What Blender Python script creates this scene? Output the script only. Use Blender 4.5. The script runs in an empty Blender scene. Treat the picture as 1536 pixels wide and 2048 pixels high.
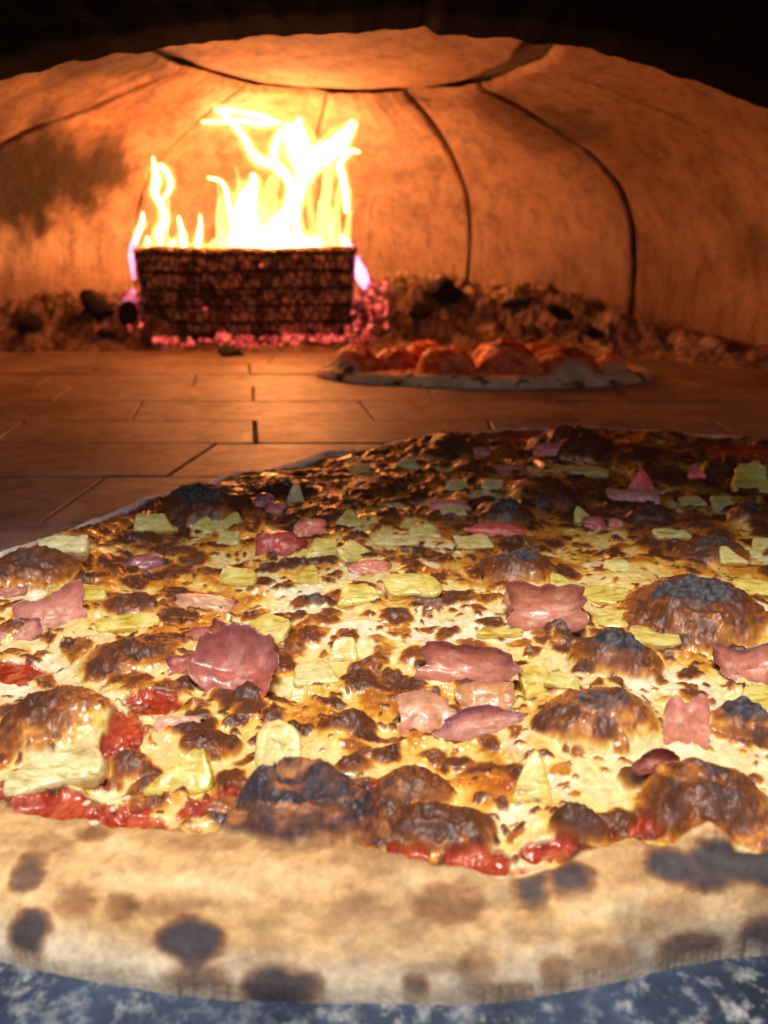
import bpy, math, random
import numpy as np
from mathutils import Vector, Matrix, Euler

# ------------------------------------------------------------------ camera, world, lamps
FPX, H = 1540.0, 0.192
TH = math.atan(524.0 / FPX)
CT, ST = math.cos(TH), math.sin(TH)
S = bpy.context.scene
COL = S.collection
cam = bpy.data.objects.new('camera', bpy.data.cameras.new('camera'))
COL.objects.link(cam)
cam.location = (0, 0, H)
cam.rotation_euler = (math.pi / 2 - TH, 0, 0)
cam.data.sensor_fit = 'VERTICAL'; cam.data.sensor_height = 36
cam.data.lens = FPX / 2048 * 36
cam.data.clip_start = 0.01; cam.data.clip_end = 50
cam.data.dof.use_dof = True
cam.data.dof.focus_distance = 0.36
cam.data.dof.aperture_fstop = 9.5
S.camera = cam
W = bpy.data.worlds.new('World'); S.world = W; W.use_nodes = True
bg = W.node_tree.nodes['Background']
bg.inputs['Color'].default_value = (0.55, 0.60, 0.80, 1); bg.inputs['Strength'].default_value = 0.80
S.view_settings.view_transform = 'Standard'; S.view_settings.look = 'None'
S.view_settings.exposure = 0.0; S.view_settings.gamma = 1
S.cycles.max_bounces = 7; S.cycles.diffuse_bounces = 4; S.cycles.glossy_bounces = 3
S.cycles.transparent_max_bounces = 24; S.cycles.use_denoising = True
S.cycles.sample_clamp_indirect = 6; S.cycles.volume_bounces = 0; S.cycles.volume_step_rate = 2.0; S.cycles.volume_max_steps = 64
S.cycles.caustics_reflective = False; S.cycles.caustics_refractive = False

def lamp(name, kind, loc, power, color, size, rot=(0, 0, 0)):
    d = bpy.data.lights.new(name, kind); d.energy = power; d.color = color
    if kind == 'AREA': d.shape = 'DISK'; d.size = size
    else: d.shadow_soft_size = size
    o = bpy.data.objects.new(name, d); COL.objects.link(o); o.location = loc; o.rotation_euler = rot
    return o
# work light over the landing in front of the oven mouth
lamp('landing_lamp', 'AREA', (-0.02, 0.03, 0.92), 11.5, (1.0, 0.89, 0.76), 0.26, (math.radians(-6), 0, 0))

# ------------------------------------------------------------------ pixel rays (the photograph is 1536 x 2048)
def ray(px, py):
    u, v = (px - 768) / FPX, (py - 1024) / FPX
    d = np.array([u, CT - v * ST, -ST - v * CT])
    return d / np.linalg.norm(d)
CAM = np.array([0, 0, H])
def at_z(px, py, z=0.0):
    d = ray(px, py); t = (z - H) / d[2]; return CAM + d * t
def at_y(px, py, y):
    d = ray(px, py); return CAM + d * (y / d[1])
def px_size(p):            # metres per photograph pixel at a point
    return (p[1] * CT - (p[2] - H) * ST) / FPX

# fire lamps, inside the brightest part of the flames
FY = 1.72
for i, (fx, fy, pw) in enumerate([(520, 440, 5.0), (590, 330, 2.8), (312, 420, 1.3)]):
    lamp('fire_glow', 'POINT', at_y(fx, fy, FY), pw, (1.0, 0.275, 0.055), 0.03)

# ------------------------------------------------------------------ helpers
def link(o, parent=None):
    COL.objects.link(o)
    if parent is not None: o.parent = parent
    return o
def tag(o, label=None, cat=None, group=None, kind=None):
    if label: o['label'] = label
    if cat: o['category'] = cat
    if group: o['group'] = group
    if kind: o['kind'] = kind
    return o
def empty(name, loc=(0, 0, 0)):
    o = bpy.data.objects.new(name, None); o.location = loc; o.empty_display_size = .02
    return link(o)
def mesh(name, verts, faces, mat, parent=None, smooth=True, attrs=None):
    """verts (n,3) world, faces (m,k) numpy or list; object origin at parent"""
    me = bpy.data.meshes.new(name)
    verts = np.asarray(verts, dtype=np.float32)
    if parent is not None: verts = verts - np.array(parent.location, dtype=np.float32)
    if isinstance(faces, np.ndarray):
        k = faces.shape[1]; m = len(faces)
        me.vertices.add(len(verts)); me.vertices.foreach_set('co', verts.ravel())
        me.loops.add(m * k); me.loops.foreach_set('vertex_index', faces.astype(np.int32).ravel())
        me.polygons.add(m); me.polygons.foreach_set('loop_start', np.arange(m, dtype=np.int32) * k)
        me.update(calc_edges=True); me.validate()
    else:
        me.from_pydata([tuple(map(float, v)) for v in verts], [], faces)
    if smooth: me.polygons.foreach_set('use_smooth', np.ones(len(me.polygons), dtype=bool))
    for an, (ty, arr) in (attrs or {}).items():
        a = me.attributes.new(an, ty, 'POINT')
        if ty == 'FLOAT_COLOR':
            c = np.ones((len(verts), 4), dtype=np.float32); c[:, :3] = arr
            a.data.foreach_set('color', c.ravel())
        elif ty == 'FLOAT_VECTOR': a.data.foreach_set('vector', np.asarray(arr, np.float32).ravel())
        else: a.data.foreach_set('value', np.asarray(arr, np.float32).ravel())
    me.materials.append(mat)
    return link(bpy.data.objects.new(name, me), parent)
def gridfaces(nr, nc, wrap=False):
    i = np.arange(nr - 1)[:, None]; j = np.arange(nc if wrap else nc - 1)[None, :]
    j2 = (j + 1) % nc
    return np.stack([i * nc + j, i * nc + j2, (i + 1) * nc + j2, (i + 1) * nc + j], -1).reshape(-1, 4)

_lat = {}
def vnoise(x, y, seed):
    if seed not in _lat: _lat[seed] = np.random.RandomState(seed).rand(256, 256).astype(np.float32)
    L = _lat[seed]
    xi = np.floor(x).astype(np.int32); yi = np.floor(y).astype(np.int32)
    fx = (x - xi).astype(np.float32); fy = (y - yi).astype(np.float32)
    fx = fx * fx * (3 - 2 * fx); fy = fy * fy * (3 - 2 * fy)
    x0 = xi & 255; x1 = (xi + 1) & 255; y0 = yi & 255; y1 = (yi + 1) & 255
    a = L[y0, x0]; b = L[y0, x1]; c = L[y1, x0]; d = L[y1, x1]
    return (a + (b - a) * fx) * (1 - fy) + (c + (d - c) * fx) * fy
def fbm(x, y, scale, seed, octv=4, gain=.5):
    s = 0; a = 1; t = 0
    for o in range(octv):
        f = 2.03 ** o / scale
        s = s + a * vnoise(x * f + 17.3 * o + 31, y * f + 9.1 * o + 57, seed + o); t += a; a *= gain
    return s / t
def worley(x, y, scale, seed):
    rs = np.random.RandomState(seed); J = rs.rand(256, 256, 2).astype(np.float32)
    X = x / scale; Y = y / scale
    xi = np.floor(X).astype(np.int32); yi = np.floor(Y).astype(np.int32)
    f1 = np.full(X.shape, 9, np.float32); f2 = f1.copy()
    for dj in (-1, 0, 1):
        for di in (-1, 0, 1):
            cx = xi + di; cy = yi + dj
            p = J[cy & 255, cx & 255]
            d = (cx + p[..., 0] - X) ** 2 + (cy + p[..., 1] - Y) ** 2
            f2 = np.minimum(f2, np.maximum(f1, d)); f1 = np.minimum(f1, d)
    return np.sqrt(f1), np.sqrt(f2)
def sstep(a, b, x):
    t = np.clip((x - a) / (b - a), 0, 1); return t * t * (3 - 2 * t)
def ramp(v, stops):
    xs = [s[0] for s in stops]
    return np.stack([np.interp(v, xs, [s[1][k] for s in stops]) for k in range(3)], -1)

# ------------------------------------------------------------------ materials
def mat(name):
    m = bpy.data.materials.new(name); m.use_nodes = True
    nt = m.node_tree; b = nt.nodes['Principled BSDF']
    return m, nt, b
def N(nt, t, **kw):
    n = nt.nodes.new(t)
    for k, v in kw.items():
        if hasattr(n, k) and k not in n.inputs: setattr(n, k, v)
        else: n.inputs[k].default_value = v
    return n
def noise_node(nt, scale, detail=4, rough=.6, dist=0, vec=None):
    n = N(nt, 'ShaderNodeTexNoise', Scale=scale, Detail=detail, Roughness=rough, Distortion=dist)
    if vec is not None: nt.links.new(vec, n.inputs['Vector'])
    return n
def cramp(nt, src, stops):
    r = nt.nodes.new('ShaderNodeValToRGB'); e = r.color_ramp.elements
    while len(e) < len(stops): e.new(.5)
    for el, (p, c) in zip(e, stops): el.position = p; el.color = (*c, 1)
    nt.links.new(src, r.inputs[0]); return r
def mixc(nt, fac, a, b, blend='MIX'):
    m = nt.nodes.new('ShaderNodeMix'); m.data_type = 'RGBA'; m.blend_type = blend
    for s, i in ((fac, 0), (a, 6), (b, 7)):
        if isinstance(s, bpy.types.NodeSocket): nt.links.new(s, m.inputs[i])
        elif i == 0: m.inputs[0].default_value = s
        else: m.inputs[i].default_value = (*s, 1)
    return m.outputs[2]
def bump(nt, b, h, strength, dist, prev=None):
    n = N(nt, 'ShaderNodeBump', Strength=strength, Distance=dist)
    nt.links.new(h, n.inputs['Height'])
    if prev is not None: nt.links.new(prev, n.inputs['Normal'])
    nt.links.new(n.outputs[0], b.inputs['Normal']); return n.outputs[0]
def objco(nt):
    return nt.nodes.new('ShaderNodeTexCoord').outputs['Object']

def mat_attr(name, rough=.4, spec=.5, sss=0, sssr=(.01, .004, .002), micro=900, mstr=.25, mdist=.0006, coat=0):
    m, nt, b = mat(name)
    a = N(nt, 'ShaderNodeAttribute', attribute_name='albedo')
    co = objco(nt)
    n1 = noise_node(nt, 260, 5, .65, .4, co)
    r1 = cramp(nt, n1.outputs[0], [(.30, (.72, .70, .68)), (.5, (.97, .97, .97)), (.72, (1.22, 1.2, 1.14))])
    c = mixc(nt, 1.0, a.outputs['Color'], r1.outputs[0], 'MULTIPLY')
    nt.links.new(c, b.inputs['Base Color'])
    ar = N(nt, 'ShaderNodeAttribute', attribute_name='rough')
    nt.links.new(ar.outputs['Fac'], b.inputs['Roughness'])
    b.inputs['Specular IOR Level'].default_value = spec
    n2 = noise_node(nt, micro, 3, .6, 0, co)
    p = bump(nt, b, n2.outputs[0], mstr, mdist)
    n3 = noise_node(nt, micro * .28, 3, .55, .6, co)
    bump(nt, b, n3.outputs[0], mstr, mdist * 2, p)
    if sss:
        b.inputs['Subsurface Weight'].default_value = sss
        b.inputs['Subsurface Radius'].default_value = sssr
        b.inputs['Subsurface Scale'].default_value = 1
    if coat:
        mr = N(nt, 'ShaderNodeMapRange'); nt.links.new(ar.outputs['Fac'], mr.inputs[0])
        for k_, v_ in (('From Min', .36), ('From Max', .50), ('To Min', coat), ('To Max', .03)): mr.inputs[k_].default_value = v_
        nt.links.new(mr.outputs[0], b.inputs['Coat Weight']); b.inputs['Coat Roughness'].default_value = .12
    return m
M_CHEESE = mat_attr('melted_cheese', sss=.12, coat=.5, spec=.6, mstr=.16)
M_CRUST = mat_attr('baked_dough', sss=.08, micro=600, mstr=.35, mdist=.0008)
M_SAUCE = mat_attr('tomato_sauce', sss=.05, coat=.35)
M_FART = mat_attr('glowing_backlit_topping', sss=.7, sssr=(.030, .009, .004), coat=.3)
M_FARC = mat_attr('raw_pale_dough', sss=.6, sssr=(.020, .015, .008), micro=600, mstr=.3)
M_HAM = mat_attr('cooked_ham', sss=.25, sssr=(.006, .002, .0015), micro=500, mstr=.45, coat=.22)

def m_pineapple():
    m, nt, b = mat('pineapple_flesh')
    a = N(nt, 'ShaderNodeAttribute', attribute_name='albedo')
    co = objco(nt)
    mp = N(nt, 'ShaderNodeMapping'); mp.inputs['Scale'].default_value = (110, 380, 380)
    nt.links.new(co, mp.inputs[0])
    n1 = noise_node(nt, 1, 4, .6, .8, mp.outputs[0])
    r1 = cramp(nt, n1.outputs[0], [(.3, (.58, .50, .26)), (.50, (1, 1, 1)), (.70, (1.12, 1.12, 1.35))])
    nt.links.new(mixc(nt, 1.0, a.outputs['Color'], r1.outputs[0], 'MULTIPLY'), b.inputs['Base Color'])
    b.inputs['Roughness'].default_value = .28
    b.inputs['Subsurface Weight'].default_value = .6
    b.inputs['Subsurface Radius'].default_value = (.009, .006, .0015); b.inputs['Subsurface Scale'].default_value = 1
    b.inputs['Coat Weight'].default_value = .3; b.inputs['Coat Roughness'].default_value = .15
    bump(nt, b, n1.outputs[0], .7, .0013)
    return m
M_PINE = m_pineapple()

def m_refractory(name='cast_refractory', stain=True):
    m, nt, b = mat(name)
    co = objco(nt)
    n0 = noise_node(nt, 2.2, 5, .6, .3, co)
    c0 = cramp(nt, n0.outputs[0], [(.3, (.25, .15, .10)), (.55, (.40, .255, .17)), (.75, (.50, .34, .23))])
    mp = N(nt, 'ShaderNodeMapping'); mp.inputs['Scale'].default_value = (26, 26, 9); nt.links.new(co, mp.inputs[0])
    n1 = noise_node(nt, 1, 6, .7, .5, mp.outputs[0])
    r1 = cramp(nt, n1.outputs[0], [(.36, (.50, .44, .42)), (.5, (.92, .90, .88)), (.62, (1.12, 1.1, 1.05))])
    c = mixc(nt, .8, c0.outputs[0], r1.outputs[0], 'MULTIPLY')
    if stain:
        a = N(nt, 'ShaderNodeAttribute', attribute_name='soot')
        c = mixc(nt, a.outputs['Fac'], c, (.03, .016, .008))
    n3 = noise_node(nt, 90, 4, .7, 0, co)
    r3 = cramp(nt, n3.outputs[0], [(.35, (.55, .5, .45)), (.48, (1, 1, 1)), (.6, (1.05, 1.05, 1.05))])
    c = mixc(nt, .7, c, r3.outputs[0], 'MULTIPLY')
    nt.links.new(c, b.inputs['Base Color']); b.inputs['Roughness'].default_value = .85
    p = bump(nt, b, n3.outputs[0], .7, .004)
    bump(nt, b, n1.outputs[0], .6, .012, p)
    return m
M_REF = m_refractory()
def m_simple(name, col, rough=.9, nscale=40, var=.35, bumpd=.003, metallic=0):
    m, nt, b = mat(name); co = objco(nt)
    n = noise_node(nt, nscale, 5, .65, .3, co)
    lo = tuple(c * (1 - var) for c in col); hi = tuple(min(1, c * (1 + var)) for c in col)
    r = cramp(nt, n.outputs[0], [(.3, lo), (.7, hi)])
    nt.links.new(r.outputs[0], b.inputs['Base Color']); b.inputs['Roughness'].default_value = rough
    b.inputs['Metallic'].default_value = metallic
    bump(nt, b, n.outputs[0], .6, bumpd)
    return m
M_SHADE_STONE = m_simple('shade_black_stone', (.005, .0035, .003), 1.0, 30, .5, .004)  # near black colour stands in for the shade on the unlit arch
M_SHADE_STONE.node_tree.nodes['Principled BSDF'].inputs['Specular IOR Level'].default_value = 0.02
M_MORTAR = m_simple('dark_joint_mortar', (.075, .046, .03), .95, 60, .5, .004)
M_CHAR = m_simple('black_charcoal', (.018, .012, .009), .8, 120, .6, .002)

def m_brick():
    m, nt, b = mat('worn_fire_brick'); co = nt.nodes.new('ShaderNodeNewGeometry').outputs['Position']
    oi = nt.nodes.new('ShaderNodeObjectInfo')
    n0 = noise_node(nt, 7, 6, .65, .5, co)
    mp = N(nt, 'ShaderNodeMapping'); mp.inputs['Scale'].default_value = (34, 44, 30); nt.links.new(co, mp.inputs[0])
    n1 = noise_node(nt, 1, 6, .7, .4, mp.outputs[0])
    c0 = cramp(nt, n0.outputs[0], [(.30, (.12, .075, .052)), (.48, (.29, .205, .145)), (.7, (.42, .32, .235))])
    r1 = cramp(nt, n1.outputs[0], [(.36, (.55, .52, .5)), (.52, (1, 1, 1)), (.7, (1.15, 1.12, 1.1))])
    c = mixc(nt, .85, c0.outputs[0], r1.outputs[0], 'MULTIPLY')
    r2 = cramp(nt, oi.outputs['Random'], [(0, (.82, .80, .80)), (1, (1.12, 1.1, 1.08))])
    c = mixc(nt, 1, c, r2.outputs[0], 'MULTIPLY')
    nt.links.new(c, b.inputs['Base Color'])
    rr = N(nt, 'ShaderNodeMapRange'); nt.links.new(n1.outputs[0], rr.inputs[0])
    rr.inputs['To Min'].default_value = .72; rr.inputs['To Max'].default_value = .36
    nt.links.new(rr.outputs[0], b.inputs['Roughness'])
    n2 = noise_node(nt, 180, 4, .65, 0, co)
    p = bump(nt, b, n2.outputs[0], .35, .0015)
    bump(nt, b, n1.outputs[0], .35, .004, p)
    return m
M_BRICK = m_brick()

def m_landing():
    m, nt, b = mat('floury_daylit_slate'); co = objco(nt)
    n0 = noise_node(nt, 22, 6, .7, .1, co)
    c0 = cramp(nt, n0.outputs[0], [(.35, (.010, .016, .032)), (.55, (.027, .048, .090)), (.72, (.07, .105, .16))])  # blue of reflected daylight is put into the stone colour
    n1 = noise_node(nt, 170, 7, .72, .1, co)
    f1 = cramp(nt, n1.outputs[0], [(.50, (0, 0, 0)), (.66, (.8, .8, .8))])
    n2 = noise_node(nt, 30, 4, .65, .2, co)
    f2 = cramp(nt, n2.outputs[0], [(.38, (.05, .05, .05)), (.6, (.9, .9, .9))])
    f = mixc(nt, 1, f1.outputs[0], f2.outputs[0], 'MULTIPLY')
    c = mixc(nt, f, c0.outputs[0], (.55, .56, .56))
    nt.links.new(c, b.inputs['Base Color']); b.inputs['Roughness'].default_value = .4
    bump(nt, b, n1.outputs[0], .4, .0012)
    return m
M_LAND = m_landing()

# ------------------------------------------------------------------ oven dome
OX, OY, R, ZT, NE = -0.07, 1.41, 0.79, 0.50, 2.7
def plan(phi):     # round at the back, squarer towards the mouth
    c = np.cos(phi); s_ = np.sin(phi)
    return np.where(c < 0, (1 + .3 * c * c) / (np.abs(s_) ** 4 + np.abs(c) ** 4) ** .25, 1.0)
def dome_pt(phi, t, grow=0.0):
    ct = np.cos(t); st = np.sin(t)
    r = R * plan(phi) * np.power(np.clip(ct, 0, 1), 2 / NE) + grow * ct
    z = ZT * np.power(np.clip(st, 0, 1), 2 / NE) + grow * st
    return np.stack([OX + r * np.sin(phi), OY + r * np.cos(phi), z], -1)
def dome_hit(px, py):
    d = ray(px, py); lo = None
    for t in np.arange(.75, 3.2, .004):
        p = CAM + d * t
        rp = R * float(plan(math.atan2(p[0] - OX, p[1] - OY)))
        q = (math.hypot(p[0] - OX, p[1] - OY) / rp) ** NE + (max(p[2], 0) / ZT) ** NE
        if q > 1 and p[1] > .75: break
    r = min(math.hypot(p[0] - OX, p[1] - OY) / rp, 1); z = max(p[2], 1e-4) / ZT
    return math.atan2(p[0] - OX, p[1] - OY), math.atan2(z ** (NE / 2), r ** (NE / 2))
crown = [dome_hit(*p) for p in [(270, 104), (330, 128), (400, 150), (500, 175), (600, 186), (700, 190), (830, 188), (955, 176), (1020, 150), (1082, 120)]]
crown.sort()
CP = np.array([c[0] for c in crown]); CTt = np.array([c[1] for c in crown])
TCM = CTt.mean()
def tcrown(phi):
    ph = (np.asarray(phi) + math.pi) % (2 * math.pi) - math.pi
    v = np.interp(ph, np.concatenate([[CP[0] - .6], CP, [CP[-1] + .6]]), np.concatenate([[TCM], CTt, [TCM]]))
    return v
JPX = [
    [(0, 296), (90, 252), (180, 220), (270, 182), (350, 150)],
    [(272, 470), (288, 380), (330, 312), (400, 245), (450, 205)],
    [(630, 300), (640, 255), (650, 215)],
    [(935, 560), (940, 470), (935, 400), (910, 330), (870, 260), (825, 205)],
    [(1258, 640), (1268, 540), (1260, 440), (1235, 370), (1180, 310), (1080, 245), (962, 182)],
    [(1536, 345), (1480, 300), (1400, 260), (1250, 195), (1140, 150)],
]
JW = [.0022, .0014, .0014, .0032, .0056, .0026]
JT = []
for pts in JPX:
    h = sorted([dome_hit(*p) for p in pts], key=lambda a: a[1])
    JT.append((np.array([a[1] for a in h]), np.array([a[0] for a in h])))
# joints behind the mouth, never seen, close the ring
def jphi(i, t):
    n = len(JT)
    if 0 <= i < n: return np.interp(t, JT[i][0], JT[i][1])
    if i == n: return np.full_like(t, 2.15)
    return np.full_like(t, -2.15)
YCUT = 0.70
dome = empty('oven_dome', (OX, OY, 0))
tag(dome, 'domed oven ceiling and wall of pale cast segments with dark joints behind the fire', 'oven dome')
def soot_of(V):
    x, y, z = V[:, 0], V[:, 1], V[:, 2]
    s = np.zeros(len(V), np.float32)
    for (px, py, rr, am) in [(80, 365, .16, 1.), (10, 355, .16, 1.), (165, 350, .10, .9), (50, 395, .13, 1.), (-60, 380, .2, 1.), (1100, 250, .10, .5), (1000, 215, .08, .5), (230, 125, .09, .8), (150, 140, .08, .5), (1500, 500, .09, .45), (1450, 420, .08, .3)]:
        ph, t = dome_hit(px, py); c = dome_pt(np.array(ph), np.array(t))
        d = np.sqrt(((V - c) * np.array([1, 1, 1.7])) ** 2).sum(1) if False else np.sqrt(((V - c) ** 2 * np.array([1, 1, 2.6])).sum(1))
        n = fbm(x + y * .7, z + y * .3, .045, 91, 5, .6)
        s = np.maximum(s, am * sstep(1.45, .55, d / rr + (n - .5) * 1.5))
    return np.clip(s, 0, 1)
def seg(name, phiA, phiB, tA, tB, gA, gB, gT, nr=90, nc=110, grow=0.0, mt=None, seed=0):
    """patch of the dome: phiA(t), phiB(t) functions, rows from tA to tB(phi)"""
    v = np.linspace(0, 1, nr); u = np.linspace(0, 1, nc)
    # cluster columns at the edges for the rounded arris
    u = .5 - .5 * np.cos(u * math.pi) if nc > 8 else u
    v2 = v[:, None] * np.ones(nc)[None]; u2 = u[None] * np.ones(nr)[:, None]
    t0 = tA + (TCM - tA) * v2
    pa = phiA(t0); pb = phiB(t0)
    phi = pa + (pb - pa) * u2
    tt = tB(phi) - gT / R * .8
    t = tA + (tt - tA) * v2
    pa = phiA(t) + gA / R; pb = phiB(t) - gB / R
    phi = pa + (pb - pa) * u2
    P = dome_pt(phi, t)
    x, y, z = P[..., 0], P[..., 1], P[..., 2]
    n = (fbm(phi * R + z, z * 1.2 + phi * .2, .06, 40 + seed, 5) - .5) * .010 + (fbm(phi * R, z, .4, 50 + seed, 2) - .5) * .012
    w = (pb - pa) * R * np.cos(t)
    de = np.minimum(np.minimum(u2, 1 - u2) * np.abs(w), (1 - v2) * .5)
    b = .010
    n = n + (b - np.sqrt(np.clip(b * b - np.clip(b - de, 0, b) ** 2, 0, None)))  # outward = away from room
    P2 = P + (dome_pt(phi, t, 1.0) - P) * (n + grow)[..., None]
    V = P2.reshape(-1, 3); F = gridfaces(nr, nc)
    keep = (V[F][:, :, 1].mean(1) > YCUT)
    F = F[keep]
    mesh(name, V, F, mt or M_REF, dome, attrs={'soot': ('FLOAT', soot_of(V))})
for i in range(-1, len(JT)):
    seg('dome_segment', lambda t, i=i: jphi(i, t), lambda t, i=i: jphi(i + 1, t), 0.0, tcrown,
        JW[i] if i >= 0 else .003, JW[i + 1] if i + 1 < len(JW) else .003, .008, seed=i + 3, nc=160 if i in (3, 4) else 110)
# crown piece
nr, nc = 40, 200
v = np.linspace(0, 1, nr)[:, None]; ph = np.linspace(-math.pi, math.pi, nc)[None]
ph2 = ph + 0 * v; tc = tcrown(ph2) + .055; tt = tc + (math.pi / 2 - tc) * v
P = dome_pt(ph2, tt)
n = (fbm(P[..., 0], P[..., 1], .07, 71, 5) - .5) * .010
de = v * .3 + 0 * ph; b = .012
n = n + (b - np.sqrt(np.clip(b * b - np.clip(b - de, 0, b) ** 2, 0, None))) - .004
P = P + (dome_pt(ph2, tt, 1.0) - P) * n[..., None]
V = P.reshape(-1, 3); F = gridfaces(nr, nc); F = F[V[F][:, :, 1].mean(1) > YCUT]
mesh('crown_plate', V, F, M_REF, dome, attrs={'soot': ('FLOAT', soot_of(V) * .8)})
# joint backing
v = np.linspace(0, math.pi / 2, 60)[:, None]; ph = np.linspace(-math.pi, math.pi, 120)[None]
P = dome_pt(ph + 0 * v, v + 0 * ph, .026); V = P.reshape(-1, 3); F = gridfaces(60, 120)
F = F[V[F][:, :, 1].mean(1) > YCUT - .05]
mesh('joint_mortar', V, F, M_MORTAR, dome)

# ------------------------------------------------------------------ mouth arch wall (near black, its shade painted in)
YA, YB = 0.285, 0.72
ap = [at_y(*p, YB) for p in [(0, 160), (150, 122), (270, 103), (400, 88), (600, 66), (800, 64), (835, 58), (852, 50), (872, 66), (1000, 76), (1080, 88), (1180, 100), (1300, 132), (1420, 172), (1536, 218)]]
ax = [p[0] for p in ap]; az = [p[2] for p in ap]
xsA = np.concatenate([np.linspace(-.95, ax[0], 40)[:-1], np.linspace(ax[0], ax[-1], 260), np.linspace(ax[-1], .95, 40)[1:]])
def archz(x):
    z = np.interp(x, ax, az)
    l = x < ax[0]; r = x > ax[-1]
    z = np.where(l, az[0] - (ax[0] - x) * .35 - (ax[0] - x) ** 2 * 2.2, z)
    z = np.where(r, az[-1] - (x - ax[-1]) * .55 - (x - ax[-1]) ** 2 * 2.2, z)
    return np.maximum(z, 0.0)
zz = archz(xsA) + (fbm(xsA, xsA * 0, .02, 5, 4) - .5) * .006
loopv = []
for (yy, top) in ((YA, False), (YA, True), (YB, True), (YB, False)):
    zc = np.full_like(xsA, .78) if top else (zz if yy == YB else zz + .02)
    loopv.append(np.stack([xsA, np.full_like(xsA, yy), zc], -1))
# soffit rows between front and back
rows = [loopv[0], loopv[1], loopv[2], loopv[3]]
for k in range(1, 8):
    f = k / 8
    rr = loopv[3] * (1 - f) + loopv[0] * f
    rr[:, 2] += (fbm(xsA, np.full_like(xsA, f * .3), .03, 8, 3) - .5) * .008
    rows.append(rr)
rows.append(loopv[0])
V = np.stack(rows); F = gridfaces(len(rows), len(xsA))
arch = mesh('mouth_arch', V.reshape(-1, 3), F, M_SHADE_STONE, None, smooth=False)
tag(arch, 'stone arch of the oven mouth above the pizza, painted black for its shade', 'oven arch')

# ------------------------------------------------------------------ floor: bricks in courses
floor = empty('oven_floor', (0, 0.6, 0)); tag(floor, kind='structure')
def brick(corners, z=0.0, h=.05, tilt=0):
    """corners: 4 xy, counterclockwise; chamfered block"""
    c = np.array(corners, float); ctr = c.mean(0); ch = .0009
    ins = c + (ctr - c) / np.linalg.norm(ctr - c, axis=1)[:, None] * ch
    zt = z + tilt * (c[:, 0] - ctr[0])
    V = [(*c[k], -h) for k in range(4)] + [(*c[k], zt[k] - ch * .7) for k in range(4)] + [(*ins[k], zt[k]) for k in range(4)]
    F = [[3, 2, 1, 0], [8, 9, 10, 11]]
    for a in (0, 4):
        for k in range(4): F.append([a + k, a + (k + 1) % 4, a + 4 + (k + 1) % 4, a + 4 + k])
    o = mesh('brick', np.array(V), F, M_BRICK, floor, smooth=False)
    return o
rnd = random.Random(4)
cy = [0.183, .303, .423, 0.543] + [at_z(768, y)[1] for y in (952, 886, 841, 802, 772, 748)]
while cy[-1] < 2.15: cy.append(cy[-1] + .12)
joints = {4: [((430, 888), (335, 950))], 5: [((508, 842), (510, 885))], 6: [((283, 803), (264, 839)), ((720, 804), (748, 839))],
          7: [((506, 773), (506, 801))], 8: [((392, 749), (385, 771))], 9: [((498, 722), (500, 747))], 3: [((200, 960), (100, 1030))]}
for k in range(len(cy) - 1):
    y0, y1 = cy[k] + .0017, cy[k + 1] - .0017
    js = []
    for (pa, pb) in joints.get(k, []):
        A = at_z(*pa); B = at_z(*pb)
        sl = (A[0] - B[0]) / (A[1] - B[1]) if abs(A[1] - B[1]) > 1e-4 else 0
        js.append((B[0] + sl * (y0 - B[1]), B[0] + sl * (y1 - B[1])))
    wdt = .25
    if not js:
        x = rnd.uniform(-.1, .1); js = [(x, x)]
    while js[0][0] > -1.0:
        w = wdt * rnd.uniform(.9, 1.1); js.insert(0, (js[0][0] - w, min(js[0][1] - w, js[0][0] - w + .02) if abs(js[0][1] - js[0][0]) > .02 else js[0][1] - w))
    while js[-1][0] < 1.0:
        w = wdt * rnd.uniform(.9, 1.1); nx = js[-1][0] + w; js.append((nx, nx + rnd.uniform(-.008, .008)))
    for a, b in zip(js[:-1], js[1:]):
        g = .0014
        cxm = (a[0] + b[0]) / 2
        if k == 5 and (abs(a[0] - js[0][0]) > 0): g = .0016
        ga = .0032 if k == 5 else g
        brick([(a[0] + ga, y0), (b[0] - g, y0), (b[1] - g, y1), (a[1] + ga, y1)], rnd.uniform(-.0011, .0006), tilt=rnd.uniform(-.002, .002))
V = [(-1.1, .182, -.0045), (1.1, .182, -.0045), (1.1, 2.3, -.0045), (-1.1, 2.3, -.0045)]
mesh('brick_bedding', np.array(V), [[0, 1, 2, 3]], M_MORTAR, floor)
# landing slab in front
gx = np.linspace(-.7, .7, 140); gy = np.linspace(-.35, .182, 60)
X, Y = np.meshgrid(gx, gy); Z = (fbm(X, Y, .05, 13, 4) - .5) * .003 - .004
land = mesh('landing_slab', np.stack([X, Y, Z], -1).reshape(-1, 3), gridfaces(60, 140), M_LAND)
tag(land, kind='structure')
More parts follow.
